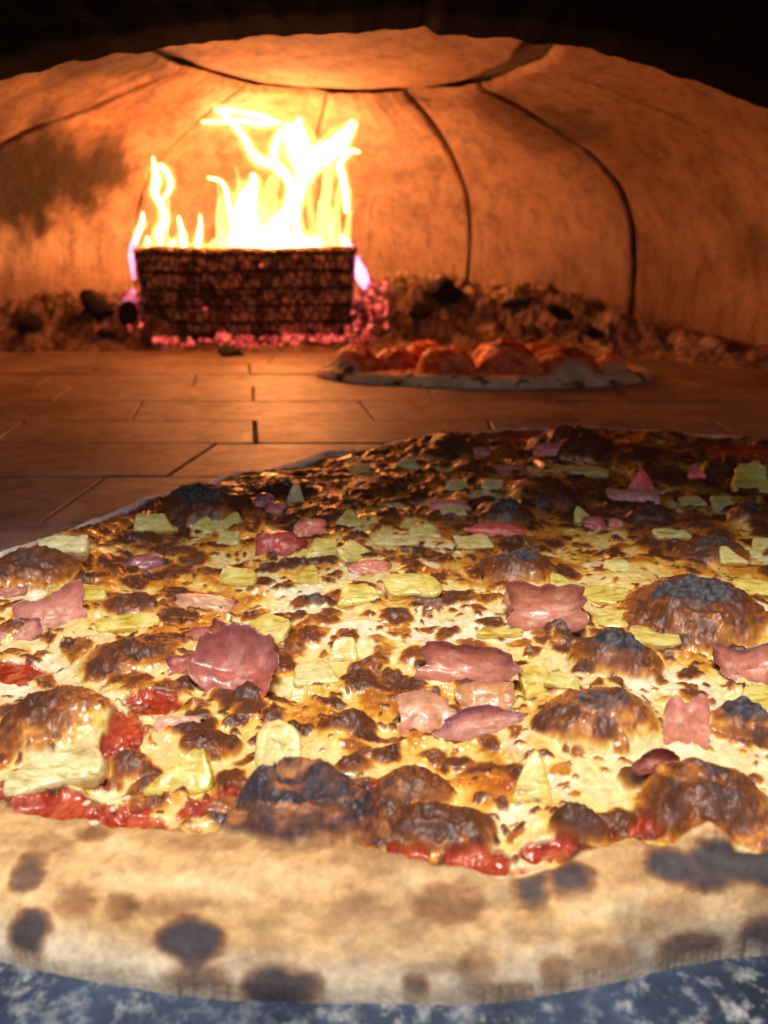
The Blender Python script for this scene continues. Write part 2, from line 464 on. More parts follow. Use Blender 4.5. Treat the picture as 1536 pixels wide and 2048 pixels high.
# ------------------------------------------------------------------ ash banks against the wall
def ash_front(x): return np.interp(x, [-.85, -.3, 0, .2, .4, .55, .66, .8], [1.53, 1.565, 1.55, 1.54, 1.50, 1.40, 1.26, 1.15])
def ash_h(x, y):
    hm = np.interp(x, [-.8, -.62, -.52, -.44, -.40, -.10, -.03, .04, .15, .24, .38, .46, .55, .66, .8], [.085, .075, .10, .06, .02, .02, .10, .125, .105, .085, .09, .065, .035, .022, .015])
    f = ash_front(x)
    w = np.interp(x, [-.5, -.3, 0, .3, .6], [.20, .12, .20, .26, .16])
    k = sstep(0, 1, (y - f + (fbm(x, y, .06, 211, 4) - .5) * .09) / w)
    f1, f2 = worley(x + fbm(x, y, .03, 215, 3) * .02, y, .034, 7)
    g1, g2 = worley(x + .3, y, .014, 9)
    lump = (1 - f1) * .008 + (1 - g1) * .006 + (fbm(x, y, .06, 220, 5, .65) - .5) * .06 + (fbm(x, y, .012, 228, 3, .6) - .5) * .012
    return hm * k + lump * sstep(0.02, .5, k) * np.clip(hm / .05, .35, 1.2) - .006 * (1 - sstep(0, .08, k))
gx = np.linspace(-.82, .78, 480); gy = np.linspace(1.1, 2.12, 270)
X, Y = np.meshgrid(gx, gy); Z = ash_h(X, Y)
V = np.stack([X, Y, Z], -1).reshape(-1, 3); F = gridfaces(270, 480)
inside = (np.hypot(V[:, 0] - OX, V[:, 1] - OY) < R + .01) & (V[:, 2] > -.005)
F = F[inside[F].all(1)]
n = fbm(V[:, 0], V[:, 1], .03, 240, 5, .65)
alb = ramp(n, [(.25, (.10, .06, .04)), (.40, (.25, .16, .11)), (.55, (.40, .28, .19)), (.7, (.58, .44, .33))])
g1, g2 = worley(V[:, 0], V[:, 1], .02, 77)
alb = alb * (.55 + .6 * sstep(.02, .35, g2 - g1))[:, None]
used = np.unique(F); rm = np.zeros(len(V), int); rm[used] = np.arange(len(used))
M_ASH = mat_attr('grey_wood_ash', micro=300, mstr=.6, mdist=.003, spec=.1)
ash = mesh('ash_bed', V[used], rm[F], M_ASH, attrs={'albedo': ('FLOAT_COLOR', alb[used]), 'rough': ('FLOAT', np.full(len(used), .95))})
tag(ash, 'banks of brown wood ash and crumbled char along the back wall', 'ash', kind='stuff')

def lump_arrays(seed, sx, sy, sz, cuts=9, sub=3):
    """irregular angular lump: a sphere cut by random planes"""
    rs = np.random.RandomState(seed)
    nu, nv = 8 * sub, 5 * sub
    a = np.linspace(0, 2 * math.pi, nu, endpoint=False)[None]; b = np.linspace(-math.pi / 2, math.pi / 2, nv)[:, None]
    P = np.stack([np.cos(b) * np.cos(a), np.cos(b) * np.sin(a), np.sin(b) + 0 * a], -1).reshape(-1, 3)
    for k in range(cuts):
        nn = rs.normal(size=3); nn /= np.linalg.norm(nn); dd = rs.uniform(.5, .8)
        q = P @ nn; P = P - nn * np.clip(q - dd, 0, None)[:, None]
    P += (rs.rand(*P.shape) - .5) * .06
    return P * np.array([sx, sy, sz]), gridfaces(nv, nu, wrap=True)
def rotm(e): return np.array(Euler(e).to_matrix())

chunks = [ # px, py, width px, height px, lean, seed, label
    (203, 616, 95, 62, (.1, .55, .3), 1, 'largest dark rounded charcoal lump lying on the ash left of the burning log'),
    (262, 632, 44, 60, (.2, -.3, 1), 2, 'small charcoal stub wedged between the ash and the left end of the log'),
    (60, 648, 66, 44, (0, .1, .4), 3, 'black charcoal lump at the far left end of the ash'),
    (464, 703, 62, 26, (0, 0, .2), 4, 'flat black cone of char lying alone on the bricks before the log'),
    (893, 590, 74, 66, (.2, .5, .5), 5, 'upright wedge shaped charred block on the ash right of the log'),
    (835, 622, 52, 34, (.3, .1, 0), 6, 'low dark charcoal piece on the ash just left of the upright wedge'),
    (1120, 628, 100, 26, (0, .45, .2), 7, 'long charred stick sloping down the right ash bank behind the far pizza'),
    (1040, 606, 90, 22, (0, -.15, .1), 8, 'thin charred splinter on top of the right ash bank'),
    (1188, 668, 60, 30, (0, .4, .6), 9, 'charred crumb at the right end of the ash behind the far pizza'),
    (215, 668, 40, 20, (0, .2, .6), 10, 'thin pale char flake on the lower left ash slope'),
]
def ash_hit(px, py):
    d = ray(px, py)
    t = np.arange(1.15, 2.3, .004)[:, None]; p = CAM + d * t
    h = ash_h(p[:, 0].copy(), p[:, 1].copy())
    b = np.nonzero(((p[:, 1] > 1.2) & (p[:, 2] <= h)) | (p[:, 2] <= 0))[0]
    return p[b[0]] if len(b) else p[-1]
for (px, py, w, h, e, sd, lab) in chunks:
    p = ash_hit(px, py + h * .3) if sd != 4 else at_z(px, py + 8, 0)
    s = px_size(p)
    V, F = lump_arrays(sd, w * s / 2, min(w, h * 1.4) * s / 2, h * s / 2)
    V = V @ rotm(e).T
    o = mesh('charcoal_lump', V + p + np.array([0, 0, h * s * .3]), F, M_CHAR, smooth=False)
    tag(o, lab, 'charcoal', 'charcoal lumps lying in and before the ash')
    me = o.data
    o.location = p; me.transform(Matrix.Translation(-Vector(p)))

# embers
m, nt, b = mat('glowing_ember'); co = objco(nt)
n1 = noise_node(nt, 70, 5, .7, .3, co)
c = cramp(nt, n1.outputs[0], [(.40, (.015, .004, .003)), (.52, (.45, .03, .025)), (.66, (1, .20, .12))])
nt.links.new(c.outputs[0], b.inputs['Emission Color']); b.inputs['Emission Strength'].default_value = 1.7
b.inputs['Base Color'].default_value = (.06, .03, .025, 1)
M_EMBER = m
rs = np.random.RandomState(3); VV = []; FF = []; off = 0
zones = [((590, 750), (655, 686), 110), ((300, 600), (676, 694), 60), ((704, 775), (560, 660), 100), ((236, 284), (585, 660), 30), ((430, 600), (676, 692), 45)]
for (xr, yr, cnt) in zones:
    for k in range(cnt):
        p = ash_hit(rs.uniform(*xr), rs.uniform(*yr)); s = px_size(p) * 3.0 * math.exp(rs.rand() * 1.4); sq = rs.uniform(.5, 1.5)
        V, F = lump_arrays(100 + k % 12, s * sq, s, s * .6, 9, 1)
        V = V @ rotm(rs.uniform(0, 3, 3)).T + p + np.array([0, 0, s * .25]); VV.append(V); FF.append(F + off); off += len(V)
o = mesh('embers', np.concatenate(VV), np.concatenate(FF), M_EMBER, smooth=False)
tag(o, 'glowing pink red embers scattered around the foot of the burning log', 'embers', kind='stuff')

# ------------------------------------------------------------------ burning log
LY = 1.655
a = at_y(272, 492, LY); bq = at_y(704, 668, LY)
x0, x1, z0, z1 = a[0], bq[0], bq[2] - .004, a[2]
nu, nv = 340, 300
u = np.linspace(0, 1, nu)[:, None]; s = np.linspace(0, 4, nv, endpoint=False)[None]
cy_ = np.where(s < 1, 1, np.where(s < 2, 3 - 2 * s, np.where(s < 3, -1, 2 * s - 7))); cz_ = np.where(s < 1, 2 * s - 1, np.where(s < 2, 1, np.where(s < 3, 5 - 2 * s, -1)))
rq = (np.abs(cy_) ** 9 + np.abs(cz_) ** 9) ** (1 / 9)
yy = cy_ / rq; z_ = cz_ / rq
hz = (z1 - z0) / 2; hy = .065
tw = (u - .5) * .06
Yc = LY + hy + hy * yy * (1 + .04 * np.sin(u * 5)); Zc = (z0 + z1) / 2 + hz * z_ - .012 * (yy > 0) * yy
Xc = x0 + (x1 - x0) * u + .010 * z_ * (-1) * (.5 - u) * 2 + 0 * s
Xs = Xc + (fbm(Xc, Zc + Yc, .03, 301, 3) - .5) * .012
fz = Zc + Yc * 0 + (fbm(Xc, Zc, .12, 305, 3) - .5) * .012
c1, c2 = worley(Xs / 1.0, fz * .60 + Yc * .6, .0150, 31)
crk = sstep(.02, .30, c2 - c1)
row = np.abs(((fz - z0) / (z1 - z0) * 5.2 + .25) % 1 - .5) * 2
rowc = sstep(1.0, .70, row)
fis = np.exp(-((fz - (z0 + (z1 - z0) * .47)) / .004) ** 2)
disp = -.0035 * (1 - crk) - .006 * (1 - rowc) - .012 * fis + (fbm(Xc, fz, .05, 311, 4) - .5) * .012
ny = np.abs(yy) ** 6 * np.sign(yy); nz = np.abs(z_) ** 6 * np.sign(z_)
nl = np.sqrt(ny ** 2 + nz ** 2) + 1e-6
Yd = Yc + disp * ny / nl; Zd = Zc + disp * nz / nl
P = np.stack([Xc, Yd, Zd], -1)
c0 = P[0].mean(0); cN = P[-1].mean(0)
caps0 = [c0 + (P[0] - c0) * f for f in (0, .5, .93)]; capsN = [cN + (P[-1] - cN) * f for f in (.93, .5, 0)]
P = np.concatenate([np.stack(caps0), P, np.stack(capsN)]); 
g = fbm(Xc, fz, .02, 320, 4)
lit = crk * rowc * (.25 + .75 * sstep(.34, .56, g))  # golden lit patches between the cracks, painted into the char colour
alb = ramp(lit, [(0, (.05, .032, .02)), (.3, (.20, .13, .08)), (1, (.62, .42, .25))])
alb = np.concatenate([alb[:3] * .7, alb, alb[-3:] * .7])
M_LOG = mat_attr('charred_wood', micro=400, mstr=.5, mdist=.001, spec=.25)
log = empty('burning_log', ((x0 + x1) / 2, LY + hy, z0))
tag(log, 'thick squared log burning at the back with cracked black charred face', 'firewood')
mesh('charred_body', P.reshape(-1, 3), gridfaces(nu + 6, nv, wrap=True), M_LOG, log,
     attrs={'albedo': ('FLOAT_COLOR', alb.reshape(-1, 3)), 'rough': ('FLOAT', np.full(len(P) * nv, .7))})
for (px, py) in [(525, 531), (410, 617)]:
    p = at_y(px, py, LY - .001); V, F = lump_arrays(px, .007, .003, .004, 6, 2)
    mesh('glowing_spot', V + p, F, M_EMBER, log)

# ------------------------------------------------------------------ flames: closed bodies filled with glowing gas
def m_flame(name, col, st, het=False):
    m = bpy.data.materials.new(name); m.use_nodes = True; nt = m.node_tree
    nt.nodes.remove(nt.nodes['Principled BSDF'])
    e = N(nt, 'ShaderNodeEmission'); e.inputs[0].default_value = (*col, 1); e.inputs[1].default_value = st
    if het:
        mp = N(nt, 'ShaderNodeMapping'); mp.inputs['Scale'].default_value = (75, 60, 20); nt.links.new(objco(nt), mp.inputs[0])
        nz = noise_node(nt, 1, 3, .6, 1.2, mp.outputs[0])
        rr = cramp(nt, nz.outputs[0], [(.38, (0, 0, 0)), (.62, (1, 1, 1))])
        mu = N(nt, 'ShaderNodeMath', operation='MULTIPLY'); nt.links.new(rr.outputs[0], mu.inputs[0]); mu.inputs[1].default_value = st * 1.7
        nt.links.new(mu.outputs[0], e.inputs[1])
    nt.links.new(e.outputs[0], nt.nodes['Material Output'].inputs['Volume'])
    m.cycles.homogeneous_volume = not het
    return m
M_FL = m_flame('bright_yellow_flame', (1, .56, .26), 30)
M_FL2 = m_flame('thin_orange_flame', (1, .38, .10), 5, True)
M_FLM = m_flame('golden_flame', (1, .44, .13), 11, True)
M_FLO = m_flame('orange_flame', (1, .34, .07), 5, True)
M_FLP = m_flame('outer_orange_flame', (1, .28, .045), 2.2)
M_FLH = m_flame('faint_outer_flame', (1, .22, .035), .8)
M_FLV = m_flame('violet_flame_edge', (.75, .22, .55), 6)
fire = empty('log_fire', tuple(at_y(480, 480, LY + hy))); tag(fire, 'tall yellow white flames rising from the top of the burning log', 'fire')
def tongue(pts, m, dy=0.0, seed=0, flat=1.0, wob=.25):
    pts = np.array(pts, float); n = len(pts)
    t = np.linspace(0, n - 1, max(14, n * 9)); out = []
    for q in t:
        i = int(min(q, n - 2)); f = q - i
        p0, p1, p2, p3 = pts[max(i - 1, 0)], pts[i], pts[i + 1], pts[min(i + 2, n - 1)]
        out.append(.5 * ((2 * p1) + (-p0 + p2) * f + (2 * p0 - 5 * p1 + 4 * p2 - p3) * f * f + (-p0 + 3 * p1 - 3 * p2 + p3) * f ** 3))
    out = np.array(out); out[:, 2] = np.clip(out[:, 2], .4, None)
    Y0 = LY + hy + dy
    C = np.array([at_y(a[0], a[1], Y0 + .010 * math.sin(k * .25 + seed % 40)) for k, a in enumerate(out)])
    Rr = .82 * out[:, 2] * np.array([px_size(c) for c in C])
    Rr[0] *= .3; Rr[-1] *= .1
    T = np.gradient(C, axis=0); T /= np.linalg.norm(T, axis=1)[:, None]
    Yv = np.array([0, 1, 0]); Bv = np.cross(T, Yv); Bv /= np.linalg.norm(Bv, axis=1)[:, None]
    Dv = np.cross(Bv, T)
    ang = np.linspace(0, 2 * math.pi, 20, endpoint=False)
    k = np.arange(len(C))[:, None]
    nz = 1 + wob * (fbm(k * .18 + np.cos(ang)[None] * .8 + seed * 5, k * .05 + np.sin(ang)[None] * .8, 1, 400, 3) - .5) * 2
    rr = Rr[:, None] * nz
    V = C[:, None] + Bv[:, None] * (np.cos(ang)[None] * rr)[..., None] + Dv[:, None] * (np.sin(ang)[None] * rr * flat)[..., None]
    F = gridfaces(len(C), 20, wrap=True)
    V = V.reshape(-1, 3); L = len(V)
    me_f = [list(f) for f in F] + [list(range(19, -1, -1)), list(range(L - 20, L))]
    return mesh('flame_tongue', V, me_f, m, fire)
T = [
 ([(322, 486, 9), (318, 468, 17), (330, 440, 13), (322, 410, 10), (310, 385, 12), (312, 355, 15), (309, 332, 8), (305, 312, 1)], 0, 0),
 ([(325, 400, 3), (340, 378, 6), (341, 362, 8), (332, 342, 9), (318, 330, 8)], 0, .004),
 ([(270, 486, 4), (276, 465, 8), (284, 445, 9), (286, 424, 1)], 0, .004),
 ([(368, 498, 10), (366, 478, 12), (362, 455, 6), (357, 432, 1)], 0, 0),
 ([(396, 492, 9), (398, 470, 8), (401, 450, 4), (400, 428, 1)], 0, 0),
 ([(340, 494, 10), (350, 480, 4)], 0, 0), ([(295, 490, 8), (296, 476, 5)], 0, 0),
 ([(500, 496, 30), (498, 460, 32), (494, 420, 28), (498, 390, 22), (508, 366, 18), (505, 348, 5)], 0, .01),
 ([(470, 494, 22), (470, 450, 14), (458, 415, 9), (452, 380, 6), (440, 362, 4), (415, 355, 2)], 0, -.01),
 ([(448, 490, 12), (440, 455, 8), (436, 420, 4), (446, 390, 2)], 1, -.01),
 ([(545, 494, 34), (548, 470, 28), (566, 436, 20), (578, 405, 15), (580, 375, 14), (570, 346, 16), (548, 328, 17), (522, 322, 16), (503, 302, 14), (488, 276, 12), (470, 250, 12), (450, 230, 11), (428, 220, 3)], 0, .01),
 ([(402, 243, 3), (430, 244, 7), (480, 242, 9), (530, 248, 9), (562, 244, 4)], 0, .012),
 ([(430, 219, 4), (470, 222, 9), (520, 232, 11), (556, 244, 4)], 0, .016),
 ([(600, 494, 24), (596, 470, 18), (592, 430, 14), (600, 380, 17), (606, 340, 22), (598, 300, 34), (592, 270, 32), (597, 246, 16), (600, 236, 4)], 0, .0),
 ([(575, 490, 26), (560, 470, 24)], 0, 0),
 ([(560, 350, 8), (548, 305, 12), (560, 270, 16), (580, 250, 14)], 0, .02),
 ([(612, 360, 12), (625, 325, 24), (652, 300, 24), (680, 286, 20), (700, 268, 13), (712, 246, 4)], 0, .012),
 ([(655, 330, 8), (668, 285, 14), (690, 260, 11), (706, 240, 3)], 0, .02),
 ([(694, 425, 5), (692, 400, 10), (686, 360, 10), (680, 330, 11), (692, 308, 10), (708, 302, 5), (720, 305, 1)], 0, -.006),
 ([(660, 480, 5), (655, 430, 6), (652, 380, 7), (655, 330, 9)], 1, -.01),
 ([(530, 490, 30), (536, 440, 20), (545, 400, 12), (556, 340, 5), (560, 310, 1)], 1, .03),
 ([(650, 490, 22), (650, 430, 16), (655, 380, 12), (668, 300, 6), (674, 260, 1)], 1, .03),
 ([(450, 490, 20), (446, 450, 11), (440, 400, 5), (436, 360, 1)], 1, .02),
 ([(320, 490, 22), (324, 460, 12), (334, 420, 5), (338, 390, 1)], 1, .02),
 ([(675, 490, 14), (672, 440, 9), (676, 390, 5), (690, 340, 1)], 1, .02),
 ([(480, 490, 18), (474, 430, 10), (480, 380, 5), (470, 330, 1)], 1, .02),
 ([(625, 480, 8), (622, 430, 7), (618, 390, 9), (622, 350, 10)], 1, .02),
 ([(640, 492, 14), (642, 470, 10), (640, 440, 7), (642, 400, 5)], 1, .01),
 ([(690, 490, 10), (696, 450, 6), (700, 420, 4)], 1, .01),
 ([(520, 420, 10), (535, 380, 8), (545, 350, 5)], 1, .02),
 ([(610, 494, 26), (640, 482, 7)], 0, 0),
 ([(420, 494, 14), (500, 492, 12), (600, 493, 14), (690, 490, 7)], 1, 0),
 ([(284, 492, 7), (360, 496, 8), (430, 495, 8)], 1, -.004),
 ([(268, 560, 3), (263, 520, 6), (267, 490, 7), (278, 465, 3)], 2, -.03),
 ([(712, 545, 6), (705, 510, 9), (694, 488, 8), (680, 470, 3)], 2, -.03),
 ([(735, 575, 8), (722, 550, 13), (712, 525, 10), (706, 505, 4)], 2, -.02),
 ([(250, 620, 8), (258, 600, 10), (268, 580, 5)], 2, -.03),
]
for k, (pts, mi, dy) in enumerate(T):
    if mi == 0:
        for q_, (sc_, ad_, m_, wb_) in enumerate([(.42, 0, M_FL, .55), (.66, .3, M_FLM, .5), (.90, 1.0, M_FLO, .5), (1.2, 2.2, M_FLP, .6), (1.55, 4.5, M_FLH, .7)]):
            tongue([(a, b_, w * (sc_ + (.28 if w > 19 else 0)) + ad_) for a, b_, w in pts], m_, dy, k + 40 * q_, flat=.75, wob=wb_)
    else: tongue([(a, b_, w * 1.15) for a, b_, w in pts], (M_FL, M_FL2, M_FLV)[mi], dy, k, flat=.6, wob=.4)

# ------------------------------------------------------------------ the far pizza
def far_pizza():
    root = empty('pizza', (.14, 1.27, 0))
    tag(root, 'small pizza with puffed red bubbles and pale raw rim baking before the ash', 'pizza', 'pizzas on the oven floor')
    nr, na = 130, 420
    f = np.linspace(1.0, 0, nr)[:, None]; an = np.linspace(0, 2 * math.pi, na, endpoint=False)[None]
    Rx = .272 * (1 + .03 * np.sin(3 * an + 1) + .02 * np.sin(5 * an)); Ry = .150
    rot = -.07
    lx = Rx * np.sin(an) * f; ly = Ry * np.cos(an) * f
    X = .160 + lx * math.cos(rot) - ly * math.sin(rot); Y = 1.270 + lx * math.sin(rot) + ly * math.cos(rot)
    e = (1 - f) * .20 + 0 * an
    rimh = .015 * (1 + .3 * (fbm(an * 2 + 0 * f, f * 0 + 0 * an, 1, 500, 3) - .5))
    Z = np.where(e < .022, rimh * np.sqrt(np.clip(1 - (1 - e / .022) ** 2, 0, 1)), rimh)
    Z = Z - .004 * sstep(.022, .045, e) + (fbm(X, Y, .05, 504, 4) - .5) * .010 * sstep(.01, .03, e)
    hump = np.zeros_like(X)
    for (px, yy, w, hh) in [(705, 1.24, 120, .030), (895, 1.195, 118, .040), (1012, 1.21, 122, .046), (1128, 1.19, 140, .040), (1226, 1.19, 84, .026), (790, 1.25, 90, .030), (1000, 1.33, 120, .03), (850, 1.35, 110, .03), (1080, 1.31, 130, .028), (715, 1.30, 80, .03)]:
        cx = (px - 768) / FPX * (yy * CT + .05); r = w / 2 / FPX * 1.17
        q = ((X - cx) / r) ** 2 + ((Y - yy) / (r * .9)) ** 2 + (fbm(X, Y, .03, 508, 3) - .5) * .4
        hump = np.maximum(hump, hh * np.clip(1 - q, 0, 1) ** .5)
    hump = hump * sstep(.012, .034, e); Z = Z + hump
    f1, f2 = worley(X + Z * .6, Y + Z * 1.2, .012, 55)
    bump_ = (1 - f1) * .004 * sstep(.02, .04, e); Z = Z + bump_ + (fbm(X, Y, .008, 509, 3) - .5) * .004 * sstep(.02, .04, e)
    n = fbm(X + Z * .7, Y + Z * 1.3, .016, 511, 4, .6)
    top = ramp(n, [(.28, (.26, .05, .02)), (.42, (.62, .11, .035)), (.55, (.80, .24, .07)), (.68, (.85, .50, .20))])
    top = top * (1 - .55 * sstep(.018, .036, hump) * sstep(.5, .3, n))[..., None]
    cr = ramp(fbm(X + Z, Y, .03, 515, 4), [(.3, (.62, .58, .30)), (.6, (.86, .80, .52))])
    spots = sstep(.66, .72, fbm(X, Y + Z, .018, 517, 2))
    cr = cr * (1 - .85 * spots)[..., None]
    k = sstep(.020, .030, e + (n - .5) * .012)[..., None]
    alb = cr * (1 - k) + top * k
    P = np.stack([X, Y, Z], -1)
    cut = int(nr * .13)
    for nm, a0, a1, mt in (('crust', 0, cut + 1, M_FARC), ('topping', cut, nr, M_FART)):
        V = P[a0:a1].reshape(-1, 3)
        mesh(nm, V, gridfaces(a1 - a0, na, wrap=True), mt, root, attrs={'albedo': ('FLOAT_COLOR', alb[a0:a1].reshape(-1, 3)), 'rough': ('FLOAT', np.full(len(V), .8 if nm == 'crust' else .5))})
far_pizza()
# ------------------------------------------------------------------ the near pizza: a height map of the baked top in world metres
RES = .0005
X0, X1, Y0, Y1 = -.30, .52, .142, .835
gx = np.arange(X0, X1, RES); gy = np.arange(Y0, Y1, RES)
X, Y = np.meshgrid(gx.astype(np.float32), gy.astype(np.float32))
CX, CY = .09, .48
def pw(px, py, z=.02): return at_z(px, py, z)[:2]
outl = [pw(0, 1903, 0), pw(300, 1958, 0), pw(560, 1988, 0), pw(800, 1994, 0), pw(1000, 1990, 0), pw(1150, 1958, 0), pw(1350, 1915, 0), pw(1536, 1880, 0), (.22, .19), (.36, .28), (.44, .40), (.46, .55), (.44, .66),
        pw(1536, 878), pw(1380, 862), pw(1240, 850), pw(1100, 846), pw(960, 855), pw(850, 866), pw(720, 886), pw(600, 905), pw(450, 935), pw(330, 968), pw(200, 1010), pw(90, 1050), pw(0, 1082), (-.262, .38), (-.235, .27), (-.17, .20)]
def pol(p): return math.atan2(p[0] - CX, p[1] - CY), math.hypot(p[0] - CX, p[1] - CY)
pp = sorted(pol(p) for p in outl); pa = np.array([p[0] for p in pp]); pr = np.array([p[1] for p in pp])
tabA = np.linspace(-math.pi, math.pi, 1440, endpoint=False)
tabR = np.interp(tabA, pa, pr, period=2 * math.pi)
k = np.exp(-np.linspace(-2, 2, 25) ** 2); k /= k.sum()
tabR = np.convolve(np.concatenate([tabR[-12:], tabR, tabR[:12]]), k, 'valid')
PHI = np.arctan2(X - CX, Y - CY)
RO = np.interp(PHI, tabA, tabR, period=2 * math.pi).astype(np.float32)
U = RO - np.hypot(X - CX, Y - CY) + (fbm(X, Y, .03, 600, 3) - .5) * .004
# where the topping starts, measured inwards from the edge
tb = [((0, 1630), .016), ((150, 1655), .018), ((300, 1668), .02), ((450, 1672), .02), ((620, 1700), .02), ((740, 1722), .02), ((820, 1748), .018), ((900, 1762), .018), ((1050, 1762), .018), ((1180, 1735), .018), ((1280, 1700), .02), ((1400, 1704), .022), ((1536, 1712), .022)]
ta, tu = [], []
for (p, z) in tb:
    a_, r_ = pol(pw(*p, z)); ta.append(a_); tu.append(np.interp(a_, tabA, tabR) - r_)
for (p, uu) in [((.36, .28), .02), ((.46, .55), .014), (pw(1536, 878), .006), (pw(1100, 846), .004), (pw(850, 866), .006), (pw(650, 895), .010), (pw(590, 907), .030), (pw(520, 920), .030), (pw(450, 935), .018), (pw(330, 968), .016), (pw(200, 1010), .018), (pw(0, 1082), .016), ((-.262, .38), .02), ((-.235, .27), .025)]:
    a_, r_ = pol(p); ta.append(a_); tu.append(uu)
oi = np.argsort(ta); ta = np.array(ta)[oi]; tu = np.array(tu)[oi]
UT = np.interp(PHI, ta, tu, period=2 * math.pi).astype(np.float32) + (fbm(X, Y, .012, 610, 4) - .5) * .006
FRONT = sstep(.40, .26, Y)
# domain warp
wx = X + (fbm(X, Y, .012, 620, 3) - .5) * .009 + (fbm(X, Y, .0032, 624, 2) - .5) * .0022
wy = Y + (fbm(X, Y, .012, 630, 3) - .5) * .009 + (fbm(X, Y, .0032, 634, 2) - .5) * .0022
hr = (.017 + .003 * FRONT) * (1 + .7 * (fbm(X, Y, .055, 640, 3) - .5))
wr = np.maximum(UT * .92, .006)
e = np.clip(U / wr, 0, 1)
ZB = hr * np.power(np.sin(e * math.pi / 2), .78)
SH = .0165 + (fbm(X, Y, .09, 650, 2) - .5) * .010 + (fbm(X, Y, .03, 655, 3) - .5) * .008
kk = sstep(.0, .012, U - UT)
ZB = ZB * (1 - kk) + SH * kk
inner = sstep(.0, .008, U - UT)

HU = np.zeros_like(X); HB = np.zeros_like(X); HC = np.zeros_like(X)
# humps: px, py (visible centre), width px, depth/width, height m, brown, char, char offset
HUMPS = [
 (612, 1566, 350, .66, .0185, .75, .8), (1232, 1292, 195, .75, .013, .70, 1.0), (1200, 1418, 270, .75, .012, .60, .55), (1385, 1195, 330, .8, .018, .70, .70),
 (1410, 1580, 330, .75, .014, .78, .42), (1030, 1108, 165, .9, .013, .65, .8), (405, 990, 190, 1.0, .018, .80, .9), (55, 1115, 210, .9, .014, .80, .45),
 (255, 1285, 220, .75, .008, .75, .35), (110, 1415, 270, .7, .013, .45, .15), (895, 880, 160, 1.1, .014, .75, .3), (1145, 872, 180, 1.2, .018, .7, .2),
 (1090, 975, 150, .9, .012, .25, .0), (1475, 928, 170, 1.0, .016, .7, .2), (1490, 1415, 150, .8, .011, .7, .9), (820, 1545, 170, .8, .009, .75, .25),
 (1430, 1080, 150, .8, .010, .6, .5), (690, 1420, 120, .7, .006, .9, .3), (880, 1625, 240, .55, .007, .9, .45), (1160, 1635, 120, .7, .008, .85, .3),
 (1500, 1010, 110, 1, .012, .85, .5), (1010, 1010, 120, .9, .010, .8, .7), (960, 920, 120, 1, .008, .7, .1), (560, 960, 110, 1, .008, .8, .5), (750, 960, 130, 1, .009, .8, .4),
 (1250, 900, 150, 1, .010, .8, .3), (1000, 1165, 70, .8, .005, .6, .2), (1330, 940, 140, 1, .008, .8, .4), (260, 1190, 120, .8, .006, .85, .4), (1480, 1290, 80, .8, .006, .9, .4),
 (30, 1235, 90, .8, .005, .8, .3), (620, 1195, 90, .7, .005, 1., .6), (250, 1500, 90, .9, .005, .9, .4), (420, 1455, 130, .6, .005, .9, .3), (1300, 1010, 90, .9, .008, .7, .5),
 (700, 1505, 80, .7, .004, .9, .2), (1270, 1545, 70, .8, .006, .9, .3), (600, 1040, 90, .8, .006, .9, .5), (880, 1190, 190, .45, .005, .9, .25), (1130, 1250, 90, .6, .005, .8, .3),
]
def win(cx, cy, rx, ry):
    i0 = max(int((cx - rx - X0) / RES), 0); i1 = min(int((cx + rx - X0) / RES) + 1, X.shape[1])
    j0 = max(int((cy - ry - Y0) / RES), 0); j1 = min(int((cy + ry - Y0) / RES) + 1, X.shape[0])
    return (slice(j0, j1), slice(i0, i1)) if i1 > i0 and j1 > j0 else None
nh = fbm(X, Y, .014, 660, 4, .55)
for (px, py, w, asp, h, br, chh) in HUMPS:
    c = at_z(px, py, .020 + h * .5); r = w / 2 * px_size(c); ry = r * asp
    wn = win(c[0], c[1], r * 1.5, ry * 1.5)
    if wn is None: continue
    wxx = X[wn] * .5 + wx[wn] * .5; wyy = Y[wn] * .5 + wy[wn] * .5
    q = ((wxx - c[0]) / r) ** 2 + ((wyy - c[1]) / ry) ** 2 + (nh[wn] - .5) * .9
    k = np.clip(1 - q, 0, 1)
    HU[wn] = np.maximum(HU[wn], h * k ** .8)
    HB[wn] = np.maximum(HB[wn], br * (.55 * sstep(0, .25, k) + .60 * sstep(.1, 1.0, k)))
    HC[wn] = np.maximum(HC[wn], chh * sstep(.40, .98, k + (nh[wn] - .5) * .9))
XH = X; YH = Y + HU * 2.2 + ZB * 1.6
HU = HU * (.72 + .56 * fbm(X, Y, .010, 665, 3))
# blobs of browned cheese
BH = np.zeros_like(X); BB = np.zeros_like(X)
rs = np.random.RandomState(11)
for k in range(4200):
    bx = rs.uniform(X0, X1); by = rs.uniform(Y0, Y1)
    r = .0026 * math.exp(rs.rand() ** 1.3 * 1.45); asp = rs.uniform(.55, 1.0); an = rs.normal() * .5
    far = min(max((by - .36) / .2, 0), 1)
    if r < .004 and rs.rand() < .35: continue
    stg = rs.uniform(.45, 1.05) + .10 * far
    rx, ry = r, r * asp
    wn = win(bx, by, rx * 1.9, rx * 1.9)
    if wn is None: continue
    dx = wx[wn] - bx; dy = wy[wn] - by; ca, sa = math.cos(an), math.sin(an)
    q = ((dx * ca + dy * sa) / rx) ** 2 + ((-dx * sa + dy * ca) / ry) ** 2
    kq = np.clip(1.25 - q, 0, 1)
    BH[wn] = np.maximum(BH[wn], (.12 + .12 * far) * r * kq ** .8 * min(stg, 1))
    BB[wn] = np.maximum(BB[wn], stg * sstep(0, 1.05, kq))
